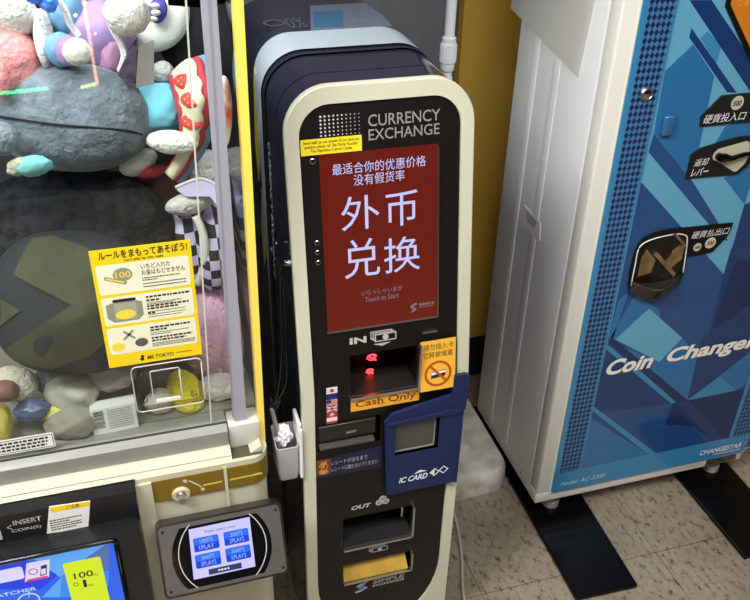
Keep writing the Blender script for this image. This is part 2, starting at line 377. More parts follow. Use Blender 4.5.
# banknote inlet across the bend
bm = bmesh.new()
def bx8(bm, P8, skip=()):
    v = [bm.verts.new(p) for p in P8]
    for i, q in enumerate(((4,5,6,7),(0,1,2,3),(0,1,5,4),(1,2,6,5),(2,3,7,6),(3,0,4,7))):
        if i not in skip: bm.faces.new([v[k] for k in q])
x0, x1 = .226+.086, .226+.206
bx8(bm, [(x0,1.104,.673),(x1,1.104,.673),(x1,1.118,.754),(x0,1.118,.754),(x0,1.19,.673),(x1,1.19,.673),(x1,1.19,.754),(x0,1.19,.754)], skip=(1,))
inl = from_bm('banknote_inlet', bm, mat('inlet_black', '#0d0908', .25), K)
box('inlet_ramp', x0, x1, 1.104, 1.19, .673, .6755, mat('ramp_dark', '#211c18', .4), inl)
bpy.data.objects['inlet_ramp'].rotation_euler = (0, 0, 0)
box('inlet_lip', x0-.002, x1, 1.098, 1.105, .669, .6745, silver, inl)
redl = mat('red_led', '#ff2a30', .4, emit=7)
bm = bmesh.new()
for (cx, _y, cz), s_ in (((0.364,1.155,0.711), 1.0), ((0.361,1.155,0.681), .75)):
    for a0, a1, rr_ in ((20, 200, .0085), (200, 330, .007), (-40, 60, .006)):
        pts = [(cx+rr_*s_*math.cos(math.radians(a0+(a1-a0)*k/8)), 1.155, cz+rr_*.75*s_*math.sin(math.radians(a0+(a1-a0)*k/8))) for k in range(9)]
        add_tube(bm, pts, .0012, 6)
    add_tube(bm, [(cx-.008*s_, 1.154, cz+.006*s_), (cx+.007*s_, 1.154, cz-.006*s_)], .0013, 6)
from_bm('red_led_ring', bm, redl, inl)
# orange card notice
FK = Frame((.226, 1.0915, .668), V=(0, .0155, .094))
cd = plate('card_notice', FK, rect(208, 0, 272, 97), orange, K, -.0005, .0005)
box('notice_edge', .226+.204, .226+.208, 1.094, 1.105, .667, .762, silver, cd)
text('請勿插入卡', FK, 213, 79, 268, 91, ink, cd, .0007); text('它將被堵塞', FK, 213, 64, 267, 76, ink, cd, .0007)
ring('prohibition_ring', FK, 240, 32, 25, 4.5, redbrown, cd, .0005, .0009)
plates('bank_card', FK, [[(227, 23), (253, 26), (254, 38), (228, 36)]], ink, cd, .0005, .0007)
plates('card_stripe', FK, [[(228, 30), (253.5, 33), (254, 37), (228, 35)]], whiteink, cd, .0007, .0009)
plates('slash', FK, [[(223, 48), (226, 51), (257, 17), (254, 14)]], redbrown, cd, .0009, .0011)
cs = plate('cash_only_sticker', FL, [(86, 642), (210, 642), (210, 667.5), (86, 667.5)], orange, K, -.004, -.002)
# serif words built from letters plus small serifs
text('Cash Only', FL, 94, 646, 204, 664, darkred, cs, -.0018, bold=.014)
plates('serif', FL, [rect(a, b_, a+w_, b_+1.1) for a, b_, w_ in ((134, 649, 7), (143, 649, 5), (134, 663.5, 4), (163, 649, 6), (171, 649, 5), (182, 649, 6), (182, 663, 4), (187, 660, 5), (196, 660, 6))], darkred, cs, -.002, -.0016)
# flags
fr_ = mat('flag_red', '#c22a36', .5); fw = mat('flag_white', '#e6e2dd', .5); fb = mat('flag_blue', '#1b2460', .5)
def flag(i, name, base, shapes):
    v1 = 702-13.2*i; o = plate(name, FL, rect(43, v1-12.8, 62, v1), base, K, -.004, -.0032)
    for k, (m_, P) in enumerate(shapes): plates('flag_mark', FL, [[(43+a*19, v1-12.8+b_*12.8) for a, b_ in q] for q in P], m_, o, -.0032, -.003+.0001*k)
R_ = lambda a, b_, c_, d_: [(a, b_), (c_, b_), (c_, d_), (a, d_)]
flag(0, 'japan_flag', fw, [(fr_, [[(.5+.2*math.cos(t*.5236), .5+.3*math.sin(t*.5236)) for t in range(12)]])])
flag(1, 'europe_flag', fb, [(mat('flag_gold', '#5060a0', .5), [[(.5+.22*math.cos(t*.5236)+d*.03, .5+.3*math.sin(t*.5236)) for d in (-1, 1)]+[(.5+.22*math.cos(t*.5236), .55+.3*math.sin(t*.5236))] for t in range(12)])])
flag(2, 'striped_flag', fw, [(fr_, [R_(0, k/7, 1, k/7+.075) for k in range(7)]), (fb, [R_(0, .45, .42, 1)])])
flag(3, 'union_flag', fb, [(fw, [[(0, 0), (.12, 0), (1, .88), (1, 1), (.88, 1), (0, .12)], [(0, 1), (0, .88), (.88, 0), (1, 0), (1, .12), (.12, 1)], R_(.4, 0, .6, 1), R_(0, .34, 1, .66)]), (fr_, [R_(.44, 0, .56, 1), R_(0, .42, 1, .58)])])
flag(4, 'swiss_flag', fr_, [(fw, [R_(.42, .2, .58, .8), R_(.3, .38, .7, .62)])])
flag(5, 'red_and_white_flag', fw, [(fr_, [R_(0, 0, 1, .4)])])
# receipt printer
rc = cavity('receipt_printer', FL, H3, .03, mat('printer_black', '#15120f', .35), K, -.004)
bm = bmesh.new(); add_box(bm, .226+.028, .226+.128, 1.092, 1.13, .574, .579, .001)
from_bm('receipt_slot', bm, mat('slot_grey', '#4a4742', .35), rc)
box('printer_cover', .226+.027, .226+.132, 1.10, 1.13, .585, .62, mat('printer_cover', '#1e1a17', .3), rc, .003)
FR2 = Frame((.226, 1.0995, 0)); plate('receipt_label', FR2, rect(76, 596, 96, 603), mat('label_grey', '#4b4843', .5), rc, 0, .0006)
text('RECEIPT', FR2, 78, 597.5, 94, 601.5, silverp, rc, .0008)
bs = plate('receipt_notice', FL, [(23, 499), (148, 496), (145, 549), (23, 541)], navyst, K, -.004, -.003)
text('レシートが出るまで', FL, 51, 524, 118, 535, silverp, bs, -.0028); text('レシートに触れないでください', FL, 51, 508, 138, 519, silverp, bs, -.0028)
plates('notice_picture', FL, [rect(23, 505, 49, 541)], mat('picture_brown', '#7c3d22', .5), bs, -.003, -.0027)
plates('picture_figure', FL, [circ(36, 514, 8, 16), [(27, 526), (33, 536), (41, 537), (45, 524), (40, 518), (32, 519)]], mat('picture_amber', '#c98a3c', .5), bs, -.0027, -.0024)
plates('picture_dark', FL, [[(27, 522), (32, 531), (30, 518)], [(40, 520), (44, 530), (38, 527)]], mat('picture_maroon', '#581812', .5), bs, -.0024, -.0021)
# blue IC card board in front, its strap folded over the right edge
bl = plate('card_reader_board', FL, [(154, 434), (289, 434), (289, 612), (291, 615), (291, 692), (270, 692), (267, 649), (157, 629), (145, 612)], blueb, K, .003, .010, holes=[rect(166, 532, 248, 604)])
bm = bmesh.new(); F8 = Frame((.226, 1.0895, 0))
add_plate(bm, FL, [(147, 611), (268, 618), (287, 616), (289, 609), (147, 606)], (), .009, .014)
from_bm('board_ridge', bm, blueb, bl)
box('board_strap', .226+.291, .226+.2965, 1.088, 1.0985, .612, .69, blueb, bl, .001); box('board_strap', .226+.289, .226+.2935, 1.088, 1.0985, .432, .612, blueb, bl, .001)
cv = cavity('reader_window', FL, rect(166, 532, 248, 604), .012, blackd, bl, .010)
plate('reader_display', FL, rect(168, 537, 242, 602), mat('reader_glass', '#4a4b44', .15), bl, -.002, .003)
plates('reader_edge', FL, [rect(167, 533, 242, 536), rect(241, 533, 243, 602)], mat('edge_grey', '#8d908a', .3), bl, .0, .0042)
text('IC CARD', FL, 176, 459, 234, 473, whiteink, bl, .0105, bold=.03, shear=.2)
bm = bmesh.new()
def dia(bm, u, v, r, F, d): add_plate(bm, F, [(u-r, v), (u, v-r), (u+r, v), (u, v+r)], [[(u-r+2.5, v), (u, v-r+2.5), (u+r-2.5, v), (u, v+r-2.5)]], d, d+.0003)
dia(bm, 246, 470, 10, FL, .010); dia(bm, 264, 472, 10, FL, .010); add_plate(bm, FL, [(237, 470), (246, 461), (246, 479)], (), .010, .0104); add_plate(bm, FL, [(206, 476), (230, 478), (217, 483)], (), .010, .0104)
from_bm('card_symbol', bm, whiteink, bl)
# coin and banknote outlets
text('OUT', FL, 88, 398, 128, 409, silverp, K, -.0035, bold=.05, shear=.2)
bm = bmesh.new()
for u, v in ((144, 404), (157, 404), (151, 413)): add_plate(bm, FL, circ(u, v, 7.2, 20), (), -.004, -.0036+.0002*(u == 151))
cn = from_bm('coin_symbol', bm, silverp, K); plates('symbol_disc', FL, [circ(144, 404, 4, 16), circ(157, 404, 4, 16), circ(151, 413, 4, 16)], dimp, cn, -.0036, -.0032)
o1 = cavity('coin_outlet', FL, H1, .06, mat('outlet_black', '#0e0c0b', .3), K, -.004)
box('outlet_lip', .226+.073, .226+.215, 1.094, 1.104, .2965, .301, silver, o1); box('outlet_lip', .226+.211, .226+.2145, 1.094, 1.104, .297, .378, silver, o1)
box('outlet_ramp', .226+.075, .226+.211, 1.104, 1.162, .302, .312, mat('ramp_black', '#090807', .8), o1)
box('outlet_lever', .226+.196, .226+.2, 1.12, 1.13, .33, .376, silver, o1, .001)
note_icon(FL, 126, 268, 39, 17, -.0035)
o2 = cavity('banknote_outlet', FL, H2, .04, _m['outlet_black'], K, -.004)
box('outlet_lip', .226+.074, .226+.217, 1.094, 1.104, .1975, .2015, silver, o2); box('outlet_lip', .226+.2145, .226+.217, 1.094, 1.104, .198, .247, silver, o2)
bm = bmesh.new(); bx8(bm, [(.226+.075,1.099,.203),(.226+.209,1.099,.203),(.226+.205,1.118,.242),(.226+.075,1.118,.236),(.226+.075,1.14,.203),(.226+.209,1.14,.203),(.226+.205,1.14,.242),(.226+.075,1.14,.236)])
from_bm('yellow_flap', bm, mat('yellow_flap', '#b9933a', .45, var=.15, vscale=25), o2)
bm = bmesh.new(); add_plate(bm, FL, [(101, 175), (110, 181), (128, 185), (117, 177), (112, 172), (122, 167), (112, 169)], (), -.004, -.0034)
add_plate(bm, FL, [(100, 155), (112, 157), (126, 165), (120, 170), (114, 164), (99, 159)], (), -.004, -.0034)
sw = from_bm('swirl_mark', bm, silverp, K); plates('blue_swirl', FL, [[(103, 168), (112, 174), (122, 180), (115, 170), (121, 163), (108, 161), (112, 167)]], mat('logo_blue', '#4a78b8', .4), sw, -.004, -.0031)
text('SIMPLE', FL, 136, 172, 205, 183, silverp, K, -.0035, bold=.03, shear=.2); text('EXCHANGE', FL, 136, 163, 205, 169.5, silverp, K, -.0035, bold=.03, shear=.2)

# ------------------------------------------------------------------ coin changer
X0 = .841
G = thing('coin_changer', 'white coin changer cabinet with blue geometric front panel on black skids', 'coin changer', (1.153, 1.5, .062))
Zb = .058
bm = bmesh.new(); add_box(bm, X0, X0+.625, 1.352, 1.685, Zb, 1.62, .004)
from_bm('body', bm, white, G, smooth=True)
for y_ in (1.49, 1.585): box('side_rib', X0-.0015, X0+.003, y_, y_+.028, Zb+.03, 1.58, white, G, .0012)
box('door', X0, X0+.625, 1.311, 1.3515, Zb+.033, 1.62, mat('cream_white_door', '#e3dfd2', .42, bump=.1, bscale=300), G, .005)
box('plinth', X0, X0+.59, 1.313, 1.3515, Zb, Zb+.0325, _m['cream_white_door'], G, .002)
# side latch recess
bm = bmesh.new(); FSD = Frame((X0, 0, 0), U=(0, -1, 0))
side = lambda pts: [(-y*1000, z*1000) for y, z in pts]
add_plate(bm, FSD, side([(1.562, .75), (1.48, .748), (1.472, .706), (1.556, .697)]), (), .0, .0018)
lt = from_bm('side_latch', bm, mat('latch_grey', '#dedcd8', .5), G)
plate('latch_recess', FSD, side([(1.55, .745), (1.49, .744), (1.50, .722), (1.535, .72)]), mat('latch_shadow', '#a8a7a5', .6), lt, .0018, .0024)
for y_, z_ in ((1.45, .075), (1.40, .082)): lathe('screw', FSD, -y_*1000, z_*1000, [(2.5, .0), (2.5, .001)], mat('dark_screw', '#4a4640', .4, .6), G, 12)
cl = {'L': '#64a6c2', 'M': '#296da0', 'N': '#1f4a7e', 'D': '#19386a', 'K': '#132a58', 'B': '#3b84b0', 'S': '#3a86b2'}
art = {k: mat('art_'+k, v, .22, coat=.6, bump=.04, bscale=250, var=.02) for k, v in cl.items()}
lab = plate('front_panel', FC, rrect(36, 88, 590, 1560, 8), art['L'], G, -.001, .0012)
plate('panel_rim', FC, rrect(33, 85, 593, 1563, 9), mat('rim_cream', '#efe9cf', .4), lab, -.001, .0006)
lay = [0]
def A(k, *polys):
    lay[0] += 1; plates('panel_shape', FC, [list(q) for q in polys], art[k], lab, .001, .0013+.00004*lay[0])
# navy body of the lower half
A('N', [(108,910), (365,662), (367,830), (620,840), (620,100), (101,151), (109,530)])
A('D', [(365,662), (367,830), (525,870), (525,420), (354,493), (374,470)])
A('K', [(387,689), (525,700), (525,560), (375,484)])
A('M', [(109,1128), (156,1174), (217,1111), (222,965), (213,911), (113,1008)])
A('B', [(180,1196), (216,1167), (215,1134), (168,1184)])
A('D', [(128,1252), (173,1250), (287,1140), (330,1140), (525,880), (525,780), (307,1074)], [(128,1253), (175,1251), (60,1420), (47,1395)])
A('D', [(145,1203), (144,1187), (254,1078), (276,1075)])
A('N', [(113,1008), (110,972), (281,804), (331,755), (362,741), (377,749), (328,798)])
A('M', [(307,898), (295,899), (367,830), (370,884), (400,1010), (319,1021), (270,1009), (253,966)])
A('L', [(216,910), (294,902), (367,830), (367,724), (329,777)], [(108,910), (110,972), (281,804), (340,749), (364,724), (365,662)])
A('M', [(109,530), (152,645), (222,592), (230,570), (130,526)], [(107,530), (113,636), (133,653), (119,531)])
A('L', [(194,602), (301,504), (256,445), (126,532)])
A('M', [(256,445), (301,504), (389,412), (364,309), (322,309), (213,418)], [(142,513), (256,445), (213,418)])
A('N', [(305,502), (354,493), (389,412)])
A('D', [(364,309), (354,493), (525,600), (525,450), (437,367)])
A('M', [(437,367), (525,440), (525,330), (501,311)])
A('S', [(364,309), (437,367), (501,311)])
A('D', [(109,506), (322,309), (110,325)])
A('N', [(110,325), (322,309), (316,150), (282,161)])
A('K', [(322,309), (501,311), (525,310), (525,150), (316,150)])
A('M', [(104,314), (106,153), (300,147)])
A('S', [(108,522), (109,508), (320,309), (337,309)], [(106,348), (105,335), (297,148), (316,150)])
A('K', [(112,544), (110,527), (334,309), (367,308)])
A('D', [(367,308), (334,309), (428,206), (477,151), (512,153)])
A('N', [(266,224), (319,244), (405,218), (477,151), (316,150)])
A('S', [(36,152), (36,96), (44,88), (582,88), (590,96), (590,152)])
ckm = checker('woven_checker', '#102350', '#46769f', 105, 45, 1.3)
plate('woven_strip', FC, rect(48, 152, 102, 1556), ckm, lab, .001, .0034)
plate('woven_strip', FC, rect(532, 152, 582, 1556), ckm, lab, .001, .0034)
plates('strip_border', FC, [rect(36, 150, 48, 1556), rect(102, 150, 106, 1556), rect(525, 150, 532, 1556)], art['S'], lab, .001, .0035)
def hexbadge(name, pts, m=blackd, d=.0045): return plate(name, FC, pts, m, lab, .001, d)
D0 = .0047
hexbadge('orange_sign', [(203,1262), (203,1238), (290,1130), (420,1130), (480,1238), (400,1340), (260,1340)], blackm)
og = plate('orange_field', FC, [(212,1262), (212,1241), (294,1140), (415,1140), (468,1238), (395,1330), (265,1330)], mat('orange_print', '#cf7a1c', .4), lab, .001, .0049)
text('ご注意', FC, 226, 1238, 262, 1250, orange, lab, .0051)
hexbadge('coin_inlet_badge', [(210,1015), (207,1035), (243,1073), (420,1074), (440,1040), (420,1014)])
plate('badge_disc', FC, circ(281, 1056, 14, 24), cream2, lab, .001, D0); text('500', FC, 271, 1050, 291, 1061, ink, lab, .005, shear=.2, bold=.03)
lathe('coin_slot', FC, 345, 1052, [(22, .002), (22, .009), (17, .012), (15, .008)], silver, lab)
text('硬貨投入口', FC, 213, 1020, 309, 1038, whitep, lab, D0+.0001, shear=.2)
hexbadge('return_badge', [(206,907), (206,958), (223,969), (272,980), (307,985), (346,984), (353,947), (347,920), (326,903)])
plates('lever_field', FC, [circ(*(268,951), 12, 20)], cream2, lab, .001, D0)
lv = thing
plates('lever_field', FC, [[(263,964), (328,975), (335,970), (342,944), (336,925), (322,911), (315,911), (264,941)]], cream2, lab, .001, D0+.00005)
bm = bmesh.new(); add_tube(bm, [FC.p(u, v, .014) for u, v in ((267,950), (276,949), (293,945), (306,948), (321,951), (342,952))], [.008, .009, .006, .005, .005, .003], 10)
add_tube(bm, [FC.p(*(269,949), .003), FC.p(*(269,949), .014)], .008, 16)
from_bm('return_lever', bm, blackg, lab, smooth=True, sharp=True)
text('返却', FC, 217, 932, 250, 948, whitep, lab, D0+.0001, shear=.2); text('レバー', FC, 215, 911, 256, 928, whitep, lab, D0+.0001, shear=.2, bold=.012)
# coin return cup
cup_o = [(128,669), (124,708), (125,746), (130,769), (140,784), (155,791), (177,795), (205,796), (350,791), (346,763), (317,726), (256,722), (258,688), (254,656), (225,643), (184,642), (150,652)]
hole = [(140,690), (141,722), (144,745), (152,765), (163,776), (180,785), (200,789), (222,788), (236,784), (242,776), (244,765), (243,690), (225,676), (180,672), (150,678)]
hexbadge('coin_return_badge', cup_o, blackm, .005)
bm = bmesh.new(); add_tube(bm, catmull([FC.p(*q, .0055) for q in ((143,654), (134,672), (132,726), (132,759), (145,774), (180,782), (218,783), (238,777), (245,765), (251,723), (255,686))], 5), .0013, 6); from_bm('badge_line', bm, whitep, lab, smooth=True)
bm = bmesh.new(); a = [bm.verts.new(FC.p(u, v, .0056)) for u, v in hole]; c0 = (192, 728)
bb = [bm.verts.new(FC.p(c0[0]+(u-c0[0])*.98, c0[1]+(v-c0[1])*.98, .0058)) for u, v in hole]
bm.faces.new(bb); 
for i in range(len(a)): bm.faces.new((a[i], a[(i+1) % len(a)], bb[(i+1) % len(a)], bb[i]))
cupm = from_bm('coin_cup', bm, mat('cup_inside', '#15100c', .2), lab)
bronze = mat('cup_steel', '#c4a880', .25, .9, var=.3, vscale=40)
bm = bmesh.new()
add_plate(bm, FC, [(142,695), (172,700), (176,730), (150,758), (142,740)], (), .0058, .009)
add_plate(bm, FC, [(200,715), (214,700), (240,722), (240,760), (215,742)], (), .0058, .009)
add_plate(bm, FC, [(170,742), (176,748), (232,690), (226,684)], (), .0058, .014)
add_plate(bm, FC, [(206,785), (212,786), (240,758), (238,752)], (), .0058, .012)
from_bm('cup_chute', bm, bronze, lab)
bm = bmesh.new(); n = 16; A1 = []; 
for i in range(n+1):
    t = i/n; u = 132+118*t; bul = math.sin(PI*t)
    A1.append([bm.verts.new(FC.p(u, v-10*bul, d)) for v, d in ((682, .006), (682, .006+.028*bul), (678, .008+.029*bul), (652, .006+.018*bul), (648, .004))])
for i in range(n):
    for k in range(4): bm.faces.new((A1[i][k], A1[i+1][k], A1[i+1][k+1], A1[i][k+1]))
from_bm('cup_rim', bm, mat('cup_plastic', '#2a2622', .25), lab, smooth=True, sharp=True)
plate('badge_disc', FC, circ(275, 744, 9.5, 20), cream2, lab, .001, .0055); plate('badge_disc', FC, circ(305, 750, 13, 20), cream2, lab, .001, .0055)
text('100', FC, 268, 740, 282, 748, ink, lab, .0058, shear=.2, bold=.03); text('500', FC, 296, 745, 314, 755, ink, lab, .0058, shear=.2, bold=.03)
text('硬貨払出口', FC, 253, 766, 345, 783, whitep, lab, .0053, shear=.2)
text('Coin', FC, 112, 435, 243, 478, mat('cream_print', '#f2ecda', .4), lab, .0046, shear=.3, bold=.035)
text('Changer', FC, 262, 430, 522, 482, _m['cream_print'], lab, .0046, shear=.3, bold=.035)
text('Model: AC-5300', FC, 55, 108, 180, 122, mat('pale_blue_print', '#a9cfe0', .4), lab, .0045, shear=.3, bold=.02)
text('CHANGESTAR', FC, 446, 112, 574, 128, whitep, lab, .0045, bold=.02, shear=.2); bars(FC, [(492, 570, 104)], whitep, lab, .0045, h=2.5)
lathe('panel_lock', FC, 77, 1090, [(13, .003), (13, .006), (10.5, .009), (9, .007)], silver, G); lathe('lock_core', FC, 77, 1090, [(9, .006), (8.5, .0085), (3, .0095)], chrome, G)
box('clear_catch', X0+.125, X0+.149, 1.298, 1.309, 1.005, 1.045, mat('clear_plastic', '#336489', .1, spec=.8), G, .004)
pv = Frame((X0, 1.313, 0)); vt = plate('plinth_label', pv, [(481,62), (575,62), (570,87), (484,87)], mat('label_dark', '#4c4438', .3, var=.4, vscale=60), G, 0, .001)
bars(pv, [(380, 470, 72)], dimp, G, .001, h=2)
cast_m = mat('caster_clear', '#9d9a94', .3)
for x_ in (.905, 1.375):
    for y_ in (1.345, 1.62):
        o = tube('caster', [(x_, y_, .0125), (x_, y_, .03)], .021, cast_m, G, 20); tube('caster_stem', [(x_, y_, .03), (x_, y_, Zb+.002)], .008, silver, o, 10)
# skids
def skid(px, label, ang):
    bm = bmesh.new(); ca, sa = math.cos(ang), math.sin(ang)
    vs = add_box(bm, -.083, .083, 0, .68, .0005, .0125, .003, 2)
    for v in bm.verts:
        # clipped front corners
        if v.co.y < .02 and abs(v.co.x) > .07: v.co.x *= .93
        x_, y_ = v.co.x, v.co.y; v.co.x = px+x_*ca-y_*sa; v.co.y = 1.062+x_*sa+y_*ca
    o = from_bm('floor_skid', bm, mat('skid_black', '#060607', .25, bump=.06, bscale=20, spec=.25), None, (px, 1.062, 0), smooth=False)
    return tag(o, label, 'floor plate', 'black floor plates under the coin changer')
skid(.908, 'black floor plate under the near left caster of the coin changer, whole front end visible', -.03)
skid(1.352, 'black floor plate under the right caster of the coin changer, cut by the picture edge', 0.0)
# paper hung on the side
bm = bmesh.new(); cs_ = [(1.735, 1.16), (1.72, 1.135), (1.42, 1.095), (1.385, 1.235), (1.37, 1.56), (1.72, 1.56)]
nx = 8; g = []
ptsA = [(1.724, 1.140), (1.416, 1.092)]; 
for j in range(9):
    t = j/8; row = []
    L_ = Vector((1.724+.0*t, 1.140+.42*t, 0)); Rr = Vector((1.416-.06*t, 1.092+.50*t, 0))
    for i in range(9):
        s_ = i/8; q = L_.lerp(Rr, s_); curl = .004*(1-t)**2*(1-s_)
        row.append(bm.verts.new((X0-.004-curl, q.x, q.y)))
    g.append(row)
for j in range(8):
    for i in range(8): bm.faces.new((g[j][i], g[j][i+1], g[j+1][i+1], g[j+1][i]))
bmesh.ops.solidify(bm, geom=bm.faces[:], thickness=.0008)
tag(from_bm('paper_sheet', bm, mat('paper', '#f2efe8', .7), None, (X0-.004, 1.55, 1.1), smooth=False), 'cream paper sheet hanging on the left side of the white coin changer', 'paper')

# ------------------------------------------------------------------ banner pole stand behind the kiosk
PS = thing('banner_stand', 'white telescopic pole in a square grimy plastic weighted base behind the kiosk', 'banner stand', (.663, 1.64, 0))
basem = mat('grimy_plastic', '#dcd7cb', .6, var=.0, vscale=16, col2='#aba290', bump=.3, bscale=60)
bm = bmesh.new(); P = rrect(-132, -215, 172, 215, 60, 8)
def ringz(s_, z_): return [bm.verts.new((.663+a*s_/1000, 1.64+b_*s_/1000, z_)) for a, b_ in P]
lv_ = [(1.0, .0), (1.01, .012), (1.0, .05), (.97, .062), (.90, .066), (.875, .056), (.84, .056), (.80, .070), (.70, .074), (.67, .060), (.63, .060), (.59, .076), (.45, .081), (.42, .068), (.38, .068), (.34, .085), (.18, .09), (.15, .12), (.0001, .12)]
RR = []
for s_, z_ in lv_:
    q = ringz(s_, z_)
    if s_ < .88:
        for v, (a, b_) in zip(q, P):
            L = math.hypot(a, b_); v.co.x = .663+a/L*.165*s_; v.co.y = 1.64+b_/L*.165*s_
    RR.append(q)
for i in range(len(RR)-1):
    for k in range(len(P)): bm.faces.new((RR[i][k], RR[i][(k+1) % len(P)], RR[i+1][(k+1) % len(P)], RR[i+1][k]))
bm.faces.new(RR[0][::-1]); from_bm('weighted_base', bm, basem, PS, smooth=True, sharp=True)
plat = mat('pole_white', '#dfe1e6', .35)
tube('lower_pole', [(.663, 1.64, .1), (.663, 1.64, 1.03)], .0125, plat, PS, 20)
tube('upper_pole', [(.663, 1.64, 1.03), (.663, 1.64, 2.1)], .0105, plat, PS, 20)
bm = bmesh.new(); add_tube(bm, [(.663, 1.64, z_) for z_ in (1.045, 1.05, 1.06, 1.062, 1.10, 1.102, 1.112, 1.115)], [.0135, .015, .015, .0165, .0165, .0145, .0145, .011], 24)
for k in range(20):
    a = 2*PI*k/20; add_tube(bm, [(.663+.0165*math.cos(a), 1.64+.0165*math.sin(a), 1.064), (.663+.0165*math.cos(a), 1.64+.0165*math.sin(a), 1.098)], .001, 5)
from_bm('pole_collar', bm, plat, PS, smooth=True, sharp=True)

# clear plastic strip standing beside the kiosk foot
bm = bmesh.new(); add_tube(bm, catmull([(.655, 1.405, .0045), (.657, 1.36, .0045), (.632, 1.26, .0045), (.600, 1.17, .0045), (.588, 1.12, .0045), (.578, 1.02, .0045)]), .004, 8)
tag(from_bm('power_cable', bm, mat('cable_white', '#a7a398', .5), None, (.6, 1.2, 0), smooth=True), 'dirty white cable lying on the floor at the right of the kiosk foot', 'cable')

# ------------------------------------------------------------------ caddy hung on the kiosk side
CD = thing('wall_caddy', 'small white plastic caddy hanging in the gap between the claw machine and the kiosk', 'caddy', (.2, 1.12, .515))
cadm = mat('caddy_plastic', '#b5b5b3', .35)
def caddy_ring(x0, x1, y0, y1, z, r=.006):
    return [(x_, y_, z) for x_, y_ in [(a/1000, b_/1000) for a, b_ in rrect(x0*1000, y0*1000, x1*1000, y1*1000, r*1000, 4)]]
bm = bmesh.new(); RR = []
for (a, b_, c_, d_, z_) in ((.184, .217, 1.105, 1.14, .508), (.180, .219, 1.10, 1.145, .53), (.178, .219, 1.097, 1.15, .603)):
    RR.append([bm.verts.new((x_, y_, z_+(.012*max(0, (1.12-y_)/.02)*-1 if z_ > .6 and y_ < 1.11 else 0))) for x_, y_, z_ in caddy_ring(a, b_, c_, d_, z_)])
for i in range(2):
    n = len(RR[0])
    for k in range(n): bm.faces.new((RR[i][k], RR[i][(k+1) % n], RR[i+1][(k+1) % n], RR[i+1][k]))
bm.faces.new(RR[0][::-1]); bmesh.ops.recalc_face_normals(bm, faces=bm.faces); bmesh.ops.solidify(bm, geom=bm.faces[:], thickness=.0018)
from_bm('cup', bm, cadm, CD, smooth=True, sharp=True)
bm = bmesh.new(); add_box(bm, .2185, .2250, 1.104, 1.15, .515, .632, .002); add_box(bm, .2185, .2245, 1.094, 1.0995, .515, .628, .002)
from_bm('back_plate', bm, whitep, CD)
TP = thing('touch_pen', 'grey stylus pen tied on black cords and dropped in the small white caddy', 'pen', (.184, 1.118, .545))
tube('barrel', [(0.178,1.120,0.664), (0.188,1.120,0.592), (.186, 1.118, .545)], .0038, mat('pen_grey', '#8f8f92', .35), TP, 12)
bm = bmesh.new(); bmesh.ops.create_icosphere(bm, subdivisions=3, radius=1)
for v in bm.verts:
    d = 1+.55*noise.noise(v.co*2.6)+.25*noise.noise(v.co*6); v.co = Vector((.196+v.co.x*.013*d, 1.118+v.co.y*.010*d, .603+v.co.z*.022*d))
tag(from_bm('crumpled_tissue', bm, mat('tissue', '#f0f0f0', .9), None, (.196, 1.118, .585)), 'crumpled white tissue stuffed in the small white caddy', 'tissue')
bm = bmesh.new()
for dx in (0, .006):
    add_tube(bm, catmull([(.2225-dx*.3, 1.215, .89), (.2215-dx, 1.20, .84), (.216-dx, 1.175, .76), (.208-dx*2, 1.14, .70), (0.182,1.120,0.670)]), .0014, 6)
add_tube(bm, catmull([(0.176,1.120,0.688), (0.182,1.120,0.672), (0.193,1.120,0.678), (0.185,1.120,0.664), (0.175,1.120,0.675)]), .0018, 6)
from_bm('cord', bm, blackd, TP, smooth=True)
HK = thing('key_hook', 'small chrome hook and black ring on the left side of the kiosk', 'hook', (.2245, 1.22, .9))
bm = bmesh.new(); add_tube(bm, catmull([(.226, 1.245, .91), (.219, 1.243, .912), (.213, 1.252, .90), (.2165, 1.243, .885)]), .0018, 8); from_bm('chrome_hook', bm, chrome, HK, smooth=True)
bm = bmesh.new(); add_tube(bm, [(.2205+.0*k, 1.205+.011*math.cos(k*PI/8), .885+.012*math.sin(k*PI/8)) for k in range(17)], .002, 8); from_bm('black_ring', bm, blackg, HK, smooth=True)
lathe('chrome_boss', FS, -1190+1300, 213, [(6, -.003), (6, .002), (3, .005)], chrome, HK)

# ------------------------------------------------------------------ claw machine
W = thing('claw_machine', 'cream and clear claw crane machine packed with plush toys, left of the currency kiosk', 'claw machine', (-.25, 1.45, 0))
XL_, XR_, YB = -.66, .159, 1.9
def vprism(name, pts, z0, z1, m, parent=W, bev=0):
    bm = bmesh.new(); a = [bm.verts.new((x_, y_, z0)) for x_, y_ in pts]; b_ = [bm.verts.new((x_, y_, z1)) for x_, y_ in pts]; n = len(a)
    for k in range(n): bm.faces.new((a[k], a[(k+1) % n], b_[(k+1) % n], b_[k]))
    bm.faces.new(a[::-1]); bm.faces.new(b_); return from_bm(name, bm, m, parent, smooth=True, sharp=True)
def cab(y0, x1, r=.03):   # plan outline with a rounded right front corner
    P = [(XL_, y0)]
    for i in range(9): t = -PI/2+PI/2*i/8; P.append((x1-r+r*math.cos(t), y0+r+r*math.sin(t)))
    return P+[(x1, YB), (XL_, YB)]
vprism('base_cabinet', cab(1.062, XR_-.001), .02, .562, cream2)
vprism('gold_band', cab(1.058, XR_+.0015), .562, .607, gold)
vprism('base_rim', cab(1.059, XR_+.001), .607, .618, cream2)
plates('band_divider', FB, [[(83,612), (88,611), (88,521), (83,522)]], cream2, W, .001, .0035)
plates('band_edge', FB, [[(-62, 300), (-33, 300), (-33, 609), (-62, 609)]], cream2, W, .001, .006)
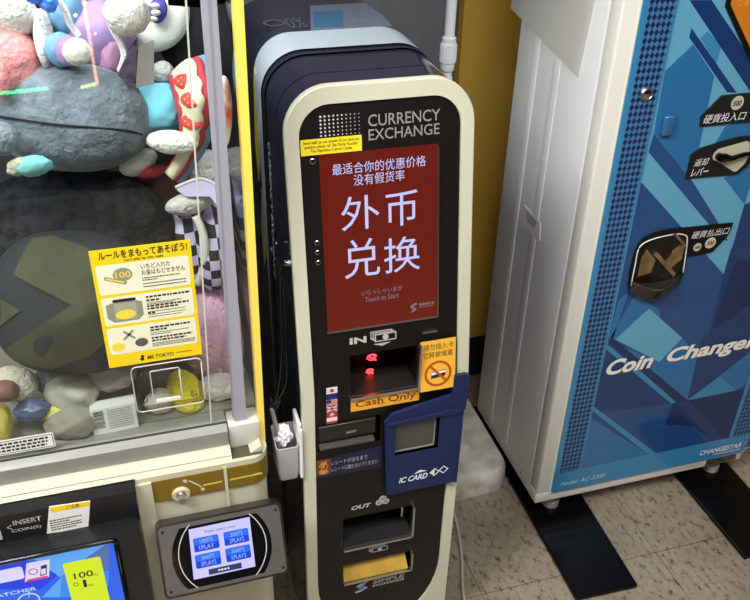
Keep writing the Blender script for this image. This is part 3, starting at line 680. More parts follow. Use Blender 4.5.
plates('band_line', FB, [[(48,581), (79,582), (79,579), (48,578)], [(92,582), (146,583), (146,580), (92,579)]], mat('gold_line', '#c4a74a', .4), W, .001, .0028)
plates('turn_marks', FB, [[(17,600), (23,599), (23,593), (17,595)], [(44,575), (50,573), (49,568), (44,569)], [(26,597), (40,585), (46,577), (44,577), (38,583), (26,595)]], cream2, W, .001, .0029)
kl = lathe('cabinet_lock', FB, *(11,571), [(15, .001), (15, .005), (13, .007), (11.5, .006)], cream2, W)
lathe('lock_core', FB, *(11,572), [(8.5, .004), (8.5, .009), (7, .013), (3, .014)], chrome, kl)
# ledge between base and window, aluminium rail and window frame
def xprism(name, pts, x0, x1, m, parent=W):
    bm = bmesh.new(); a = [bm.verts.new((x0, y_, z_)) for y_, z_ in pts]; b_ = [bm.verts.new((x1, y_, z_)) for y_, z_ in pts]; n = len(a)
    for k in range(n): bm.faces.new((a[k], a[(k+1) % n], b_[(k+1) % n], b_[k]))
    bm.faces.new(a[::-1]); bm.faces.new(b_); return from_bm(name, bm, m, parent)
xprism('window_ledge', [(1.062, .618), (1.078, .634), (1.13, .634), (1.13, .618)], XL_, .099, cream2)
xprism('ledge_lip', [(1.068, .6235), (1.0665, .6265), (1.0705, .6305), (1.072, .627)], XL_, .099, cream2)
xprism('window_rail', [(1.084, .634), (1.082, .665), (1.098, .671), (1.13, .671), (1.13, .634)], XL_, .098, alu)
xprism('rail_groove', [(1.0965, .6712), (1.0965, .6730), (1.0995, .6730), (1.0995, .6712)], XL_, .098, mat('rail_shadow', '#3a3a36', .4))
plates('rail_latch', FG, [[(28,622), (47,622), (47,614), (28,614)]], blackd, W, .0165, .0185)
bm = bmesh.new(); add_plate(bm, FG, [(92,591), (94,616), (123,616), (149,632), (148,603), (154,590)], (), .0, .03)
from_bm('corner_bracket', bm, cream2, W)
box('corner_pocket', .10, .150, 1.066, 1.10, .6185, .6205, mat('pocket_dark', '#4a4636', .5), W)
box('corner_sill', .10, .152, 1.09, 1.13, .620, .668, mat('bracket_clear', '#c9c6b8', .25), W, .002)
# posts
bm = bmesh.new(); add_plate(bm, FG, [(112,662), (132,664), (134, 1346), (134.5, 1750), (114.5, 1750), (115, 1346)], (), -.010, .001)
pst = from_bm('window_post', bm, mat('post_grey', '#a09ea6', .35), W)
plates('post_groove', FG, [[(109, 680), (112, 680), (127, 1346), (127, 1750), (123.5, 1750), (123, 1346)]], mat('groove_grey', '#8d8b93', .4), pst, .0, .0014)
bm = bmesh.new(); add_plate(bm, FG, [(150.5, 618), (160.5, 618), (166.5, 1346), (168, 1750), (155.5, 1750), (154, 1346)], (), -.02, .004)
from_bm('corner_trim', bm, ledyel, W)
bm = bmesh.new(); add_plate(bm, FG, [(73,672), (75,671), (98,1346), (99, 1750), (97.5, 1750), (96,1346)], (), -.0038, .0005)
from_bm('sliding_pane_edge', bm, mat('pane_edge', '#cfcabb', .3), W)
pane = glass('clear_pane', '#f8fbf8', 1.5); pane_s = glass('clear_side_pane', '#f2f5f4', 1.5)
box('front_glass', XL_, .153, 1.104, 1.107, .664, 1.75, pane, W)
box('side_glass', .155, .158, 1.125, YB-.02, .618, 1.75, pane_s, W)
intm = mat('cabinet_interior', '#3c3a3e', .6)
box('back_panel', XL_, .155, YB-.02, YB, .618, 1.75, intm, W)
box('left_panel', XL_, XL_+.01, 1.11, YB-.02, .618, 1.75, intm, W)
box('prize_floor', XL_+.01, .154, 1.131, YB-.02, .618, .672, mat('prize_floor', '#7d7a70', .5), W)
box('top_cabinet', XL_, .165, 1.07, YB, 1.75, 1.98, cream2, W, .01)
for x_ in (-.6, .1): tube('foot', [(x_, 1.12, 0), (x_, 1.12, .021)], .025, blackd, W, 16)
# rules poster and leaflet tray stuck on the glass
po = plate('rules_notice', FG, [(-67, 1017), (71.5, 1017), (71.5, 815), (-67, 815)], mat('poster_yellow', '#f2cf12', .45), W, .0002, .001)
Z = .0012
for v0, v1 in ((943, 992), (890, 938), (838, 885)): plate('notice_box', FG, rrect(-62, v0, 66.5, v1, 4), mat('poster_cream', '#efe9c8', .5), po, .001, Z)
Z2 = .0014
text('ルールをまもってあそぼう!', FG, -56, 1001, 66, 1014, ink, po, Z2, bold=.02); text("Let's play by the rules.", FG, -22, 994, 33, 999.5, ink, po, Z2, bold=.01)
text('いちど入れた', FG, -1, 979, 40, 987.5, ink, po, Z2, bold=.01); text('お金はもどせません', FG, -1, 969, 60, 978, ink, po, Z2, bold=.01)
bars(FG, [(-1, 52, 963), (-1, 20, 959.5), (-1, 60, 953.5), (-1, 60, 948.5)], ink, po, Z2, h=1.8)
gg = mat('poster_olive', '#8d9078', .5); ylo = mat('poster_yellow_ink', '#f0d440', .5)
plates('coin_picture', FG, [circ(-27, 974, 13.5, 24, 11)], gg, po, Z, Z2); text('100', FG, -37, 969, -16, 979, ylo, po, Z2+.0001, bold=.01)
plates('ticket_picture', FG, [[(-54, 969), (-51, 974), (-22, 962), (-25, 957)]], gg, po, Z, Z2+.0001); plates('ticket_stripe', FG, [[(-51, 969), (-49.5, 971.5), (-26, 962), (-27, 960)]], ylo, po, Z2, Z2+.0002)
plates('machine_picture', FG, [[(-57, 926), (-47, 929), (-15, 929), (-6, 926), (-6, 903), (-14, 895), (-48, 895), (-57, 903)]], gg, po, Z, Z2); plates('machine_top', FG, [rrect(-47, 929, -14, 934, 2.4)], ink, po, Z, Z2+.0001)
plates('machine_window', FG, [rect(-46, 898, -15, 927)], mat('poster_olive_light', '#a3a68c', .5), po, Z2, Z2+.0001)
plates('prize_picture', FG, [circ(-31, 907, 14.5, 20, 8)], ylo, po, Z2+.0001, Z2+.0002)
plates('prize_picture', FG, [circ(-49, 851, 9.5, 20, 7.5)], ylo, po, Z, Z2); plates('prize_picture', FG, [circ(-15, 854, 9.5, 20, 7.5)], mat('poster_dark', '#5a5a4c', .5), po, Z, Z2)
plates('cross_mark', FG, [[(-41, 864), (-38, 862), (-23, 877), (-26, 879)], [(-40, 877), (-37, 879), (-22, 864), (-25, 862)]], gg, po, Z2, Z2+.0002)
bars(FG, [(0, 62, 930), (0, 20, 924), (0, 60, 914), (0, 44, 909.5), (0, 10, 902)], ink, po, Z2, h=3.2, seed=3); bars(FG, [(0, 50, 920.5), (0, 40, 918), (0, 54, 905), (0, 54, 900), (0, 48, 896)], ink, po, Z2, h=1.3, seed=4)
bars(FG, [(0, 58, 876), (0, 24, 871), (0, 60, 857), (0, 50, 852)], ink, po, Z2, h=3.2, seed=5); bars(FG, [(0, 56, 867), (0, 30, 864), (0, 63, 848), (0, 63, 845.5), (0, 63, 843)], ink, po, Z2, h=1.3, seed=6)
text('ME TOKYO', FG, -10, 821, 29, 828, ink, po, Z2, bold=.01); bars(FG, [(33, 56, 825)], ink, po, Z2, h=1.2)
plates('notice_emblem', FG, [circ(-18, 823, 3, 10), circ(-17, 828, 2.5, 10)], ink, po, Z, Z2)
clearp = glass('clear_moulded_plastic', '#e6e4de', 1.45)
TR = plate('leaflet_tray', FG, rrect(-37, 724, 68, 812, 8), clearp, W, .001, .004, holes=[rrect(-28, 732, 60, 802, 6)])
trm = mat('tray_edge', '#bdb9af', .2)
for (a, b_, c_, d_, r_) in ((-37, 724, 68, 812, 8), (-10, 740, 34, 800, 3)):
    bm = bmesh.new(); pp = [FG.p(u, v, .005) for u, v in rrect(a, b_, c_, d_, r_)]; add_tube(bm, pp+[pp[0]], .0011, 6); from_bm('tray_rim', bm, trm, TR, smooth=True)
plates('tray_lip', FG, [rect(-6, 738, 30, 744)], whitep, TR, .004, .006)
for u, v in ((-24, 795), (52, 790), (-24, 745), (52, 742)): lathe('suction_cup', FG, u, v, [(6, .001), (6, .004), (3, .007)], clearp, TR, 16)
st = plate('warning_label', FG, rrect(-300, 682, -166, 711, 3), mat('label_white', '#e9e7de', .5), W, .001, .0018)
plates('label_border', FG, [rect(-299, 708, -168, 709), rect(-299, 684, -168, 685), rect(-168.5, 684, -167.5, 709)], ink, st, .0018, .002)
bars(FG, [(-290, -174, 701), (-290, -176, 694.5), (-290, -178, 688)], ink, st, .002, h=4, seed=9)
# coin panel
cpb = mat('coin_panel_black', '#131315', .33)
CP = plate('coin_panel', FQ, [(-420, 300), (-58, 300), (-58, 598), (-57, 618), (-420, 618)], cpb, W, -.028, .001)
text('INSERT', FQ, *(-242,595), *(-201,605), silverp, CP, .0014, bold=.01); text('COIN(S)', FQ, *(-247,579), *(-204,587), silverp, CP, .0014, bold=.01)
text('<', FQ, *(-252,588), *(-245,598), silverp, CP, .0014)
bm = bmesh.new(); add_plate(bm, FQ, [(-330, 572), (-262, 572), (-262, 612), (-330, 612)], [rect(-326, 575, -266, 609)], .001, .0025); from_bm('coin_slot_frame', bm, silverp, CP)
wn = plate('caution_label', FQ, [(-199,565), (-138,558), (-126,617), (-186,621)], _m['label_white'], CP, .001, .0016)
plate('caution_stripe', FQ, [(-185,608), (-129,607), (-127,616), (-185,619)], yellow, wn, .0016, .0019); text('ご注意', FQ, *(-163,609), *(-143,617), ink, wn, .0021)
qa = (-191,567); bars(FQ, [(qa[0], qa[0]+38, qa[1]+2), (qa[0], qa[0]+46, qa[1]+7), (qa[0], qa[0]+46, qa[1]+12), (qa[0], qa[0]+30, qa[1]+17), (qa[0], qa[0]+48, qa[1]+22)], ink, wn, .0018, h=2.4, seed=11)
BZ = Frame((0, 1.0, 0))
bzl = plate('screen_bezel', BZ, rrect(-420, 250, -58, 563, 12), cpb, W, -.034, .0, holes=[rrect(-400, 270, -100, 556, 7)])
bm = bmesh.new(); pp = [BZ.p(u, v, .0005) for u, v in rrect(-401, 269, -98, 557.5, 8)]; add_tube(bm, pp+[pp[0]], .0042, 8); from_bm('bezel_edge', bm, blackg, bzl, smooth=True)
sb = mat('screen_blue', '#2a62e6', .25, emit=.85); SC = plate('game_screen', BZ, rect(-404, 266, -97, 552), sb, W, -.008, -.006)
bm = bmesh.new(); Zs = -.0056
plates('screen_shard', BZ, [[(-241,546), (-159,552), (-109,548), (-157,517), (-191,492), (-220,544)]], mat('screen_sky', '#5aa6f4', .3, emit=.85), SC, -.006, Zs)
plates('screen_shard', BZ, [[(-225,455), (-189,492), (-177,439)]], _m['screen_sky'], SC, -.006, Zs)
plates('screen_shard', BZ, [[(-109,548), (-118,485), (-145,501), (-144,524)]], mat('screen_slate', '#5c78b8', .3, emit=.7), SC, -.006, Zs+.0001)
plates('screen_shard', BZ, [[(-269,550), (-237,549), (-194,498), (-224,475), (-280,494)]], mat('screen_royal', '#1c3ee0', .3, emit=.85), SC, -.006, Zs+.0002)
plates('screen_shard', BZ, [[(-146,428), (-123,445), (-127,421)]], _m['screen_royal'], SC, -.006, Zs+.0002)
plates('screen_shard', BZ, [[(-189,492), (-172,498), (-145,496), (-118,483), (-123,450), (-152,430), (-199,446)]], mat('screen_azure', '#3f86f0', .3, emit=.85), SC, -.006, Zs)
g0, g1 = (-183,441), (-126,521)
lim = plate('price_tag', BZ, rrect(g0[0], 380, g1[0], g1[1], 4), mat('screen_lime', '#cfe321', .3, emit=.9), SC, Zs, Zs+.0005)
bm = None
text('100', BZ, *(-171,481), *(-142,495), ink, SC, Zs+.0007, bold=.01); text('円', BZ, *(-143,479), *(-136,484), ink, SC, Zs+.0007); text('1', BZ, *(-160,458), *(-155,476), ink, SC, Zs+.0007); text('回', BZ, *(-153,458), *(-146,463), ink, SC, Zs+.0007)
ring('price_symbol', BZ, *(-171,469), 4, 1, ink, SC, Zs+.0005, Zs+.0007)
q1, q2 = (-292,505), (-241,537); pnk = mat('screen_lilac', '#dcd6fa', .3, emit=.85)
plates('payment_card', BZ, [rrect(q1[0], q1[1]+2, q2[0], q2[1]-2, 5), [(-243,498), (-207,498), (-199,537), (-233,539)]], pnk, SC, Zs, Zs+.0005)
plates('card_banner', BZ, [[(-243,498), (-207,498), (-209,503), (-237,503)]], mat('screen_pink', '#e0407a', .3, emit=.8), SC, Zs, Zs+.0008)
ring('coin_symbol', BZ, *(-227,518), 7, 1.5, redbrown, SC, Zs, Zs+.0007); plate('phone_symbol', BZ, [(-219,505), (-209,506), (-205,528), (-214,527)], mat('screen_ink', '#2a3352', .3), SC, Zs, Zs+.0007)
plates('phone_face', BZ, [[(-217,508), (-210,508), (-208,520), (-215,520)]], pnk, SC, Zs, Zs+.0009)
tw = mat('screen_white_blue', '#bcd0ff', .3, emit=.8)
c0 = (-229,476); text('CATCHER', BZ, c0[0]-70, c0[1], c0[0], c0[1]+8, tw, SC, Zs+.0007, bold=.02)
ring('clock_symbol', BZ, *(-245,455), 17, 2.5, tw, SC, Zs, Zs+.0007); plates('clock_hand', BZ, [[(-244,462), (-242,475), (-240,474), (-243,462)]], tw, SC, Zs, Zs+.0007)
# payment terminal
tb = mat('terminal_body', '#26231f', .28)
TM = plate('payment_terminal', FT, rrect(-1, -4, 207, 122, 10), tb, W, -.03, -.002)
plate('terminal_face', FT, rrect(3, 0, 203, 118, 8), mat('terminal_grey', '#544e49', .35, var=.08, vscale=60), TM, -.002, .0)
plate('terminal_glass', FT, [(p_[0], p_[1]) for p_ in circ(101, 59, 82, 64) if 2 < p_[1] < 116], blackg, TM, .0, .001)
ring('arc_line', FT, 103, 60, 74, 1.6, silverp, TM, .001, .0015, 132, 228); ring('arc_line', FT, 101, 60, 74, 1.6, silverp, TM, .001, .0015, -48, 46)
tq = [(51.5,106.4), (152.1,107.2), (151.0,21.1), (48.4,21.0)]
TS = plate('terminal_screen', FT, tq, mat('terminal_lilac', '#c3c2ff', .2, emit=.9), TM, .001, .0016)
def tlerp(a, b_):
    (x0, y0), (x1, y1), (x2, y2), (x3, y3) = tq[3], tq[2], tq[1], tq[0]
    xa, ya = x0+(x1-x0)*a, y0+(y1-y0)*a; xb, yb = x3+(x2-x3)*a, y3+(y2-y3)*a; return (xa+(xb-xa)*b_, ya+(yb-ya)*b_)
btn = mat('terminal_blue', '#2f6ef0', .2, emit=.85); btd = mat('terminal_blue_dark', '#1a46d8', .2, emit=.85); tbl = mat('terminal_text', '#9cc0ff', .3, emit=.8)
for (a, b_, s1, s2) in ((.06, .53, '100円', '1PLAY'), (.55, .53, '200円', '2PLAYS'), (.06, .2, '300円', '3PLAYS'), (.55, .2, '500円', '5PLAYS')):
    p0 = tlerp(a, b_); p1 = tlerp(a+.40, b_+.27)
    plates('play_button', FT, [rrect(p0[0], p0[1], p1[0], p1[1], 2.5)], btd, TM, .0016, .002); plates('button_light', FT, [rrect(p0[0]+1, (p0[1]+p1[1])/2, p1[0]-1, p1[1]-.6, 2.2)], btn, TM, .0016, .0021)
    w_ = p1[0]-p0[0]; h_ = p1[1]-p0[1]
    text(s1, FT, p0[0]+w_*.25, p0[1]+h_*.56, p1[0]-w_*.25, p1[1]-h_*.1, tbl, TM, .0023); text(s2, FT, p0[0]+w_*.2, p0[1]+h_*.12, p1[0]-w_*.2, p0[1]+h_*.44, tbl, TM, .0023)
text('Please select a key', FT, *tlerp(.25, .85), *tlerp(.75, .92), mat('terminal_ink', '#3a3a5c', .4), TM, .0019)
p0, p1 = tlerp(.25, .03), tlerp(.78, .14); plates('key_strip', FT, [rect(*p0, *p1)], _m['screen_ink'], TM, .0016, .002)
plates('key_icon', FT, [circ(p0[0]+w_*.42+k*5, (p0[1]+p1[1])/2, 1.9, 10) for k in range(4)], pnk, TM, .002, .0023)
for u, v in ((10, 8), (197, 8), (10, 110), (197, 110)): lathe('terminal_screw', FT, u, v, [(2.6, 0), (2.4, .001)], blackd, TM, 12)
bm = bmesh.new(); add_box(bm, -.02, .15, 1.037, 1.062, .44, .51); from_bm('terminal_mount', bm, blackd, TM)

# ------------------------------------------------------------------ plush toys
CX = Vector((0.95742, -0.28773, 0.02357)); CU = Vector((0.13822, 0.52855, 0.83757)); CF = Vector((0.25345, 0.79865, -0.54582))   # the toys lie tilted back, leaning towards the glass
def ell(bm, c, a, b_, d, roll=0, lump=.05, seed=0, sub=4, sq=1.0, fs=2.5):
    b2 = bmesh.new(); bmesh.ops.create_icosphere(b2, subdivisions=sub, radius=1)
    cr, sr = math.cos(math.radians(roll)), math.sin(math.radians(roll)); o = Vector(c); o.z = max(o.z, .6745+.6*min(a, b_, d))
    for v in b2.verts:
        p = v.co.copy(); k = 1+lump*noise.noise(p*fs+Vector((seed*7.1, seed*3.3, seed)))
        if sq != 1: p = Vector([math.copysign(abs(t)**sq, t) for t in p])
        x_, y_, z_ = p.x*a*k, p.y*b_*k, p.z*d*k
        v.co = o+CX*(x_*cr-y_*sr)+CU*(x_*sr+y_*cr)+CF*z_
        v.co.x = min(v.co.x, .1495); v.co.y = min(max(v.co.y, 1.111), 1.865); v.co.z = max(v.co.z, .6745)   # pressed flat where it meets the glass or the floor
    me = bpy.data.meshes.new('t'); b2.to_mesh(me); b2.free(); bm.from_mesh(me); bpy.data.meshes.remove(me)
def blob(name, c, a, b_, m, parent=None, d=None, roll=0, lump=.05, seed=0, sub=4, sq=1.0, fs=2.5, loc=None):
    bm = bmesh.new(); ell(bm, c, a, b_, d if d else (a+b_)/2, roll, lump, seed, sub, sq, fs)
    if parent is None and loc is None: loc = c
    return from_bm(name, bm, m, parent, loc, smooth=True, recalc=False)
def toy(name, label, c, cat='plush toy', group=None): return thing(name, label, cat, c, group)
def fur(name, col, var=.12, scale=150, col2=None, vs=30): return mat(name, col, .95, bump=1, bscale=scale, var=var, vscale=vs, sheen=.0 if 'black' in name else .15, col2=col2, spec=.15, detail=4)
f_grey = fur('fur_grey', '#757d89', .25, 90, vs=38); f_black = fur('fur_black', '#0b0d11', .0, 110, '#262931', vs=45); f_white = fur('fur_white', '#e8e4df', .04); f_pink = fur('fur_pink', '#f09a9c', .12, 120)
f_fleece = fur('fleece_pink', '#e6b3cf', .08, 120); refl_olive = mat('reflection_olive', '#3d3d28', .8, var=.18, vscale=14, bump=.2); refl_navy = mat('reflection_navy', '#191d27', .8, var=.15, vscale=14, bump=.2); f_cream = fur('fur_cream', '#c9c2ae', .08)
f_lav = mat('cloth_lavender', '#a988be', .8, var=.06, bump=.2); f_lil = mat('felt_lilac', '#c9bde6', .8, bump=.3); f_sky = mat('cloth_sky', '#74a2c8', .8, var=.08, bump=.3, bscale=60)
f_pk2 = mat('cloth_rose', '#c48fb2', .8, var=.06); f_teal = mat('cloth_teal', '#7cc4c8', .8, bump=.3, bscale=60); f_turq = mat('cloth_turquoise', '#7fcfe8', .8, bump=.3, bscale=50)
f_red = mat('cloth_red', '#c9434e', .8); f_mar = mat('cloth_maroon', '#5c2530', .8, var=.2, vscale=30); f_blue = mat('satin_blue', '#3a7be6', .3); f_yel = fur('fur_yellow', '#e8d335', .06)
f_ltw = mat('felt_white', '#e4e1dd', .8, bump=.3); lace = mat('lace', '#efe6ee', .8); f_purp = mat('felt_purple', '#4b3f9c', .7); blkbag = mat('dark_cloth', '#141318', .85, var=.3, vscale=14)
ging = checker('gingham', '#1c1b22', '#c5b8dd', 62, 0, 1, .8)
# dark toys at the back
for i, (c, a, b_) in enumerate(
        [(((-0.181,1.600,0.888),0.1415,0.1132)), (((-0.026,1.600,1.196),0.1043,0.1043)), (((0.073,1.620,0.996),0.0956,0.0956)), (((0.132,1.600,0.713),0.0940,0.1149)), (((-0.052,1.600,0.619),0.0943,0.0733))]):
    q = toy('dark_plush', ['black plush heap at the back, behind the grey plush head', 'black plush heap at the top, behind the lavender dress toy', 'black plush heap behind the strawberry skirt', 'black plush heap behind the gingham toy', 'black plush heap behind the yellow rules notice'][i], c)
    blob('body', c, a, b_, blkbag, q, seed=i, lump=.15)
# black cloth toy, upper right
q = toy('black_plush', 'black plush toy in the upper right of the claw machine, beside the grey post', (0.129,1.450,1.208))
e_ = ((0.129,1.450,1.208),0.0557,0.0852); blob('body', e_[0], e_[1], e_[2], blkbag, q, roll=15, seed=4)
e_ = ((0.074,1.360,1.174),0.0172,0.0172); q = toy('white_plush_paw', 'small greyish white plush paw above the turquoise shirt', e_[0]); blob('paw', e_[0], e_[1], e_[2], f_white, q, seed=2)
# pink and white toy
q = toy('pink_plush', 'salmon pink and white plush toy in the top left corner of the claw machine', (-0.135,1.320,1.241))
for nm, (c, a, b_), m_, ro in (('body', ((-0.146,1.320,1.218),0.0515,0.0544), f_pink, 10), ('hood', ((-0.138,1.340,1.285),0.0507,0.0380), f_white, -20), ('arm', ((-0.153,1.260,1.212),0.0138,0.0248), f_pink, 0), ('ear', ((-0.087,1.310,1.251),0.0113,0.0425), f_white, 5)):
    blob(nm, c, a, b_, m_, q, roll=ro, seed=len(nm), lump=.08)
q = toy('blue_ribbon_plush', 'glossy blue ribbon bow at the top of the claw machine, above the white ear', (-0.076,1.270,1.310))
for nm, (c, a, b_), ro in (('bow', ((-0.070,1.260,1.311),0.0120,0.0120), 20), ('bow', ((-0.087,1.260,1.322),0.0133,0.0106), -20)): blob(nm, c, a, b_, f_blue, q, roll=ro, lump=.2, seed=3)
# lavender dress toy
q = toy('dress_plush', 'plush toy in a lavender and sky blue star dress with a round white hand', (-0.026,1.340,1.236))
for nm, (c, a, b_), m_, ro in (('dress', ((-0.012,1.360,1.232),0.0539,0.0539), f_lav, 20), ('bodice', ((-0.053,1.360,1.278),0.0291,0.0437), f_sky, 0), ('sleeve', ((-0.065,1.280,1.242),0.0224,0.0238), f_sky, 0), ('frill', ((-0.055,1.262,1.245),0.0180,0.0208), f_lav, 0), ('hand', ((-0.043,1.235,1.251),0.0191,0.0184), f_white, 0), ('skirt_panel', ((0.004,1.330,1.219),0.0222,0.0356), f_pk2, -10)):
    blob(nm, c, a, b_, m_, q, roll=ro, seed=len(nm), lump=.07)
bm = bmesh.new()
for P_ in ([(0.003,1.280,1.279), (0.009,1.280,1.262), (0.016,1.280,1.245), (0.018,1.280,1.227), (0.010,1.280,1.208)], [(-0.058,1.280,1.310), (-0.051,1.280,1.293), (-0.048,1.280,1.277), (-0.040,1.280,1.262)]):
    cc = catmull(P_, 5)
    for i, p in enumerate(cc): ell(bm, p, .0055, .0055, .003, sub=1)
from_bm('lace_trim', bm, lace, q)
bm = bmesh.new()
for (c, a, b_) in (((-0.038,1.262,1.292),0.0041,0.0041), ((-0.024,1.262,1.277),0.0041,0.0041), ((-0.023,1.262,1.307),0.0041,0.0041), ((-0.016,1.262,1.266),0.0028,0.0028)):
    F = Frame(c, CX, CU); add_plate(bm, F, [((a if k % 2 == 0 else a*.45)*1000*math.cos(PI/2+k*PI/5), (a if k % 2 == 0 else a*.45)*1000*math.sin(PI/2+k*PI/5)) for k in range(10)], (), 0, .002)
from_bm('star_print', bm, f_ltw, q)
e_ = ((0.029,1.270,1.289),0.0320,0.0306); q = toy('white_hand_plush', 'large white plush hand in front of the lavender star dress', e_[0]); blob('hand', e_[0], e_[1], e_[2], f_white, q, seed=6, lump=.08)
# white face toy
q = toy('white_face_plush', 'flat white round plush face with a purple mouth patch near the top', (0.079,1.400,1.251))
e_ = ((0.070,1.400,1.256),0.0587,0.0618); blob('face', e_[0], e_[1], e_[2], f_ltw, q, d=.03, seed=1, lump=.03)
e_ = ((0.077,1.358,1.269),0.0135,0.0195); blob('mouth', e_[0], e_[1], e_[2], f_purp, q, d=.010, roll=-10)
for (c, a, b_) in (((0.073,1.344,1.279),0.0074,0.0044), ((0.073,1.344,1.269),0.0074,0.0045), ((0.068,1.344,1.260),0.0074,0.0037)): blob('tooth', c, a, b_, f_ltw, q, d=.006, lump=0, sub=3)
e_ = ((0.095,1.366,1.247),0.0076,0.0076); blob('cheek', e_[0], e_[1], e_[2], f_pink, q, d=.003, lump=0, sub=3)
# paper tags
bm = bmesh.new(); v = [bm.verts.new(p) for p in ((0.039,1.270,1.243), (0.063,1.300,1.242), (0.056,1.290,1.180), (0.028,1.260,1.186))]; bm.faces.new(v); bmesh.ops.solidify(bm, geom=bm.faces[:], thickness=.002)
tag(from_bm('paper_tag', bm, f_ltw, None, (0.035,1.270,1.215)), 'blank white folded card tag above the grey plush head', 'tag')
bm = bmesh.new(); v = [bm.verts.new(p) for p in ((0.010,1.290,1.216), (0.039,1.270,1.256), (0.030,1.260,1.198), (0.021,1.250,1.192), (0.005,1.270,1.199))]; bm.faces.new(v); bmesh.ops.solidify(bm, geom=bm.faces[:], thickness=.002)
o = from_bm('picture_tag', bm, mat('tag_picture', '#4d3c58', .4, col2='#7c6f84', vscale=50), None, (0.021,1.270,1.216)); tag(o, 'dark picture card tag tucked beside the lace trim and the white card', 'tag')
bm = bmesh.new(); v = [bm.verts.new(p) for p in ((0.080,1.170,1.342), (0.161,1.170,1.341), (0.154,1.170,1.322), (0.127,1.170,1.317), (0.080,1.170,1.323))]; bm.faces.new(v); bmesh.ops.solidify(bm, geom=bm.faces[:], thickness=.002)
pc = tag(from_bm('price_card', bm, f_ltw, None, (0.115,1.170,1.328)), 'white printed card along the top edge, above the black plush toy', 'card')
# grey plush head lying on its side
q = toy('grey_plush', 'big fluffy grey plush head in a turquoise shirt and strawberry print skirt, lying sideways', (-0.065,1.300,1.135))
gc = ((-0.068,1.300,1.134),0.1146,0.0774); blob('head', gc[0], gc[1], gc[2], f_grey, q, d=.085, sq=.86, seed=3, lump=.04, sub=5)
e_ = ((-0.159,1.215,1.144),0.0193,0.0234); blob('ear', e_[0], e_[1], e_[2], f_grey, q, d=.02)
def on_head(u, v, k=1.0):   # point of the head surface that faces the glass
    w_ = max(0, 1-(abs(u)**(2/.86)+abs(v)**(2/.86)))**(.86/2); return Vector(gc[0])+CX*(u*gc[1])+CU*(v*gc[2])-CF*(.085*w_*k+.0025)
bm = bmesh.new(); add_tube(bm, [on_head(-.75+1.7*i/24, -.14-.22*(i/24)+.10*math.sin(i/24*PI)*-1, 1.0) for i in range(25)], .0016, 6); from_bm('seam', bm, blkbag, q, smooth=True)
e_ = ((0.018,1.300,1.054),0.0313,0.0188); blob('chin', e_[0], e_[1], e_[2], f_white, q, roll=30)
e_ = ((0.056,1.300,1.137),0.0411,0.0350); blob('shirt', e_[0], e_[1], e_[2], f_turq, q, roll=10, lump=.12, seed=5, sq=.7)
e_ = ((0.069,1.225,1.113),0.0383,0.0177); blob('foot', e_[0], e_[1], e_[2], f_white, q, d=.018, roll=-5, seed=9)
# skirt as four curved bands
inner = [(0.080,1.300,1.184), (0.082,1.270,1.168), (0.085,1.250,1.149), (0.085,1.250,1.121), (0.080,1.250,1.089), (0.057,1.270,1.046)]
outer = [(0.136,1.280,1.223), (0.143,1.250,1.199), (0.143,1.230,1.173), (0.135,1.230,1.132), (0.118,1.240,1.089), (0.078,1.260,1.025)]
ia, oa = catmull(inner, 8), catmull(outer, 8); nS = len(ia)
def skirt_band(name, t0, t1, m_, wav=0, lift=0):
    bm = bmesh.new(); rows = []
    for i in range(nS):
        row = []
        for j in range(7):
            t = t0+(t1-t0)*j/6
            if j == 6: t += wav*abs(math.sin(i*PI/6.7))
            p = ia[i].lerp(oa[i], t); p -= CF*(.022*math.sin(PI*min(1, t))+lift); row.append(bm.verts.new(p))
        rows.append(row)
    for i in range(nS-1):
        for j in range(6): bm.faces.new((rows[i][j], rows[i+1][j], rows[i+1][j+1], rows[i][j+1]))
    bmesh.ops.recalc_face_normals(bm, faces=bm.faces); bmesh.ops.solidify(bm, geom=bm.faces[:], thickness=.002); return from_bm(name, bm, m_, q, smooth=True)
skirt_band('skirt_hem', .76, 1.0, f_sky, 0, .0); skirt_band('skirt_trim', .64, .80, f_red, .07, .0015); skirt_band('skirt_cream', .06, .64, mat('cloth_cream', '#efe6c8', .8), .07, .003); skirt_band('skirt_trim', .0, .07, f_red, .07, .0045)
sbm = mat('strawberry', '#e23a2c', .6)
for i_, t_, rx_ in ((7, .36, 9), (15, .40, 10), (23, .40, 9)):
    p = ia[i_].lerp(oa[i_], t_)-CF*.024; blob('strawberry_print', p, .016, .0115, sbm, q, d=.0035, roll=-8, lump=.0, sub=3)
    bm = bmesh.new()
    for k in range(6): ell(bm, p+CX*(.009*math.cos(k*1.05))+CU*(.0055*math.sin(k*1.05))-CF*.003, .0012, .0012, .001, sub=1)
    from_bm('seed_dots', bm, f_ltw, q)
q = toy('red_plush', 'dark red and maroon cloth toy between the black plush and the strawberry skirt', (0.051,1.320,1.011))
for nm, (c, a, b_), m_, ro in (('body', ((0.061,1.360,0.973),0.0471,0.0438), f_mar, 0), ('arm', ((0.037,1.290,1.040),0.0220,0.0094), f_red, 15)): blob(nm, c, a, b_, m_, q, roll=ro, seed=4)
e_ = ((0.130,1.360,0.998),0.0337,0.0371); q = toy('white_plush', 'white plush body showing under the light blue hem of the strawberry skirt', e_[0]); blob('body', e_[0], e_[1], e_[2], f_white, q, roll=0)
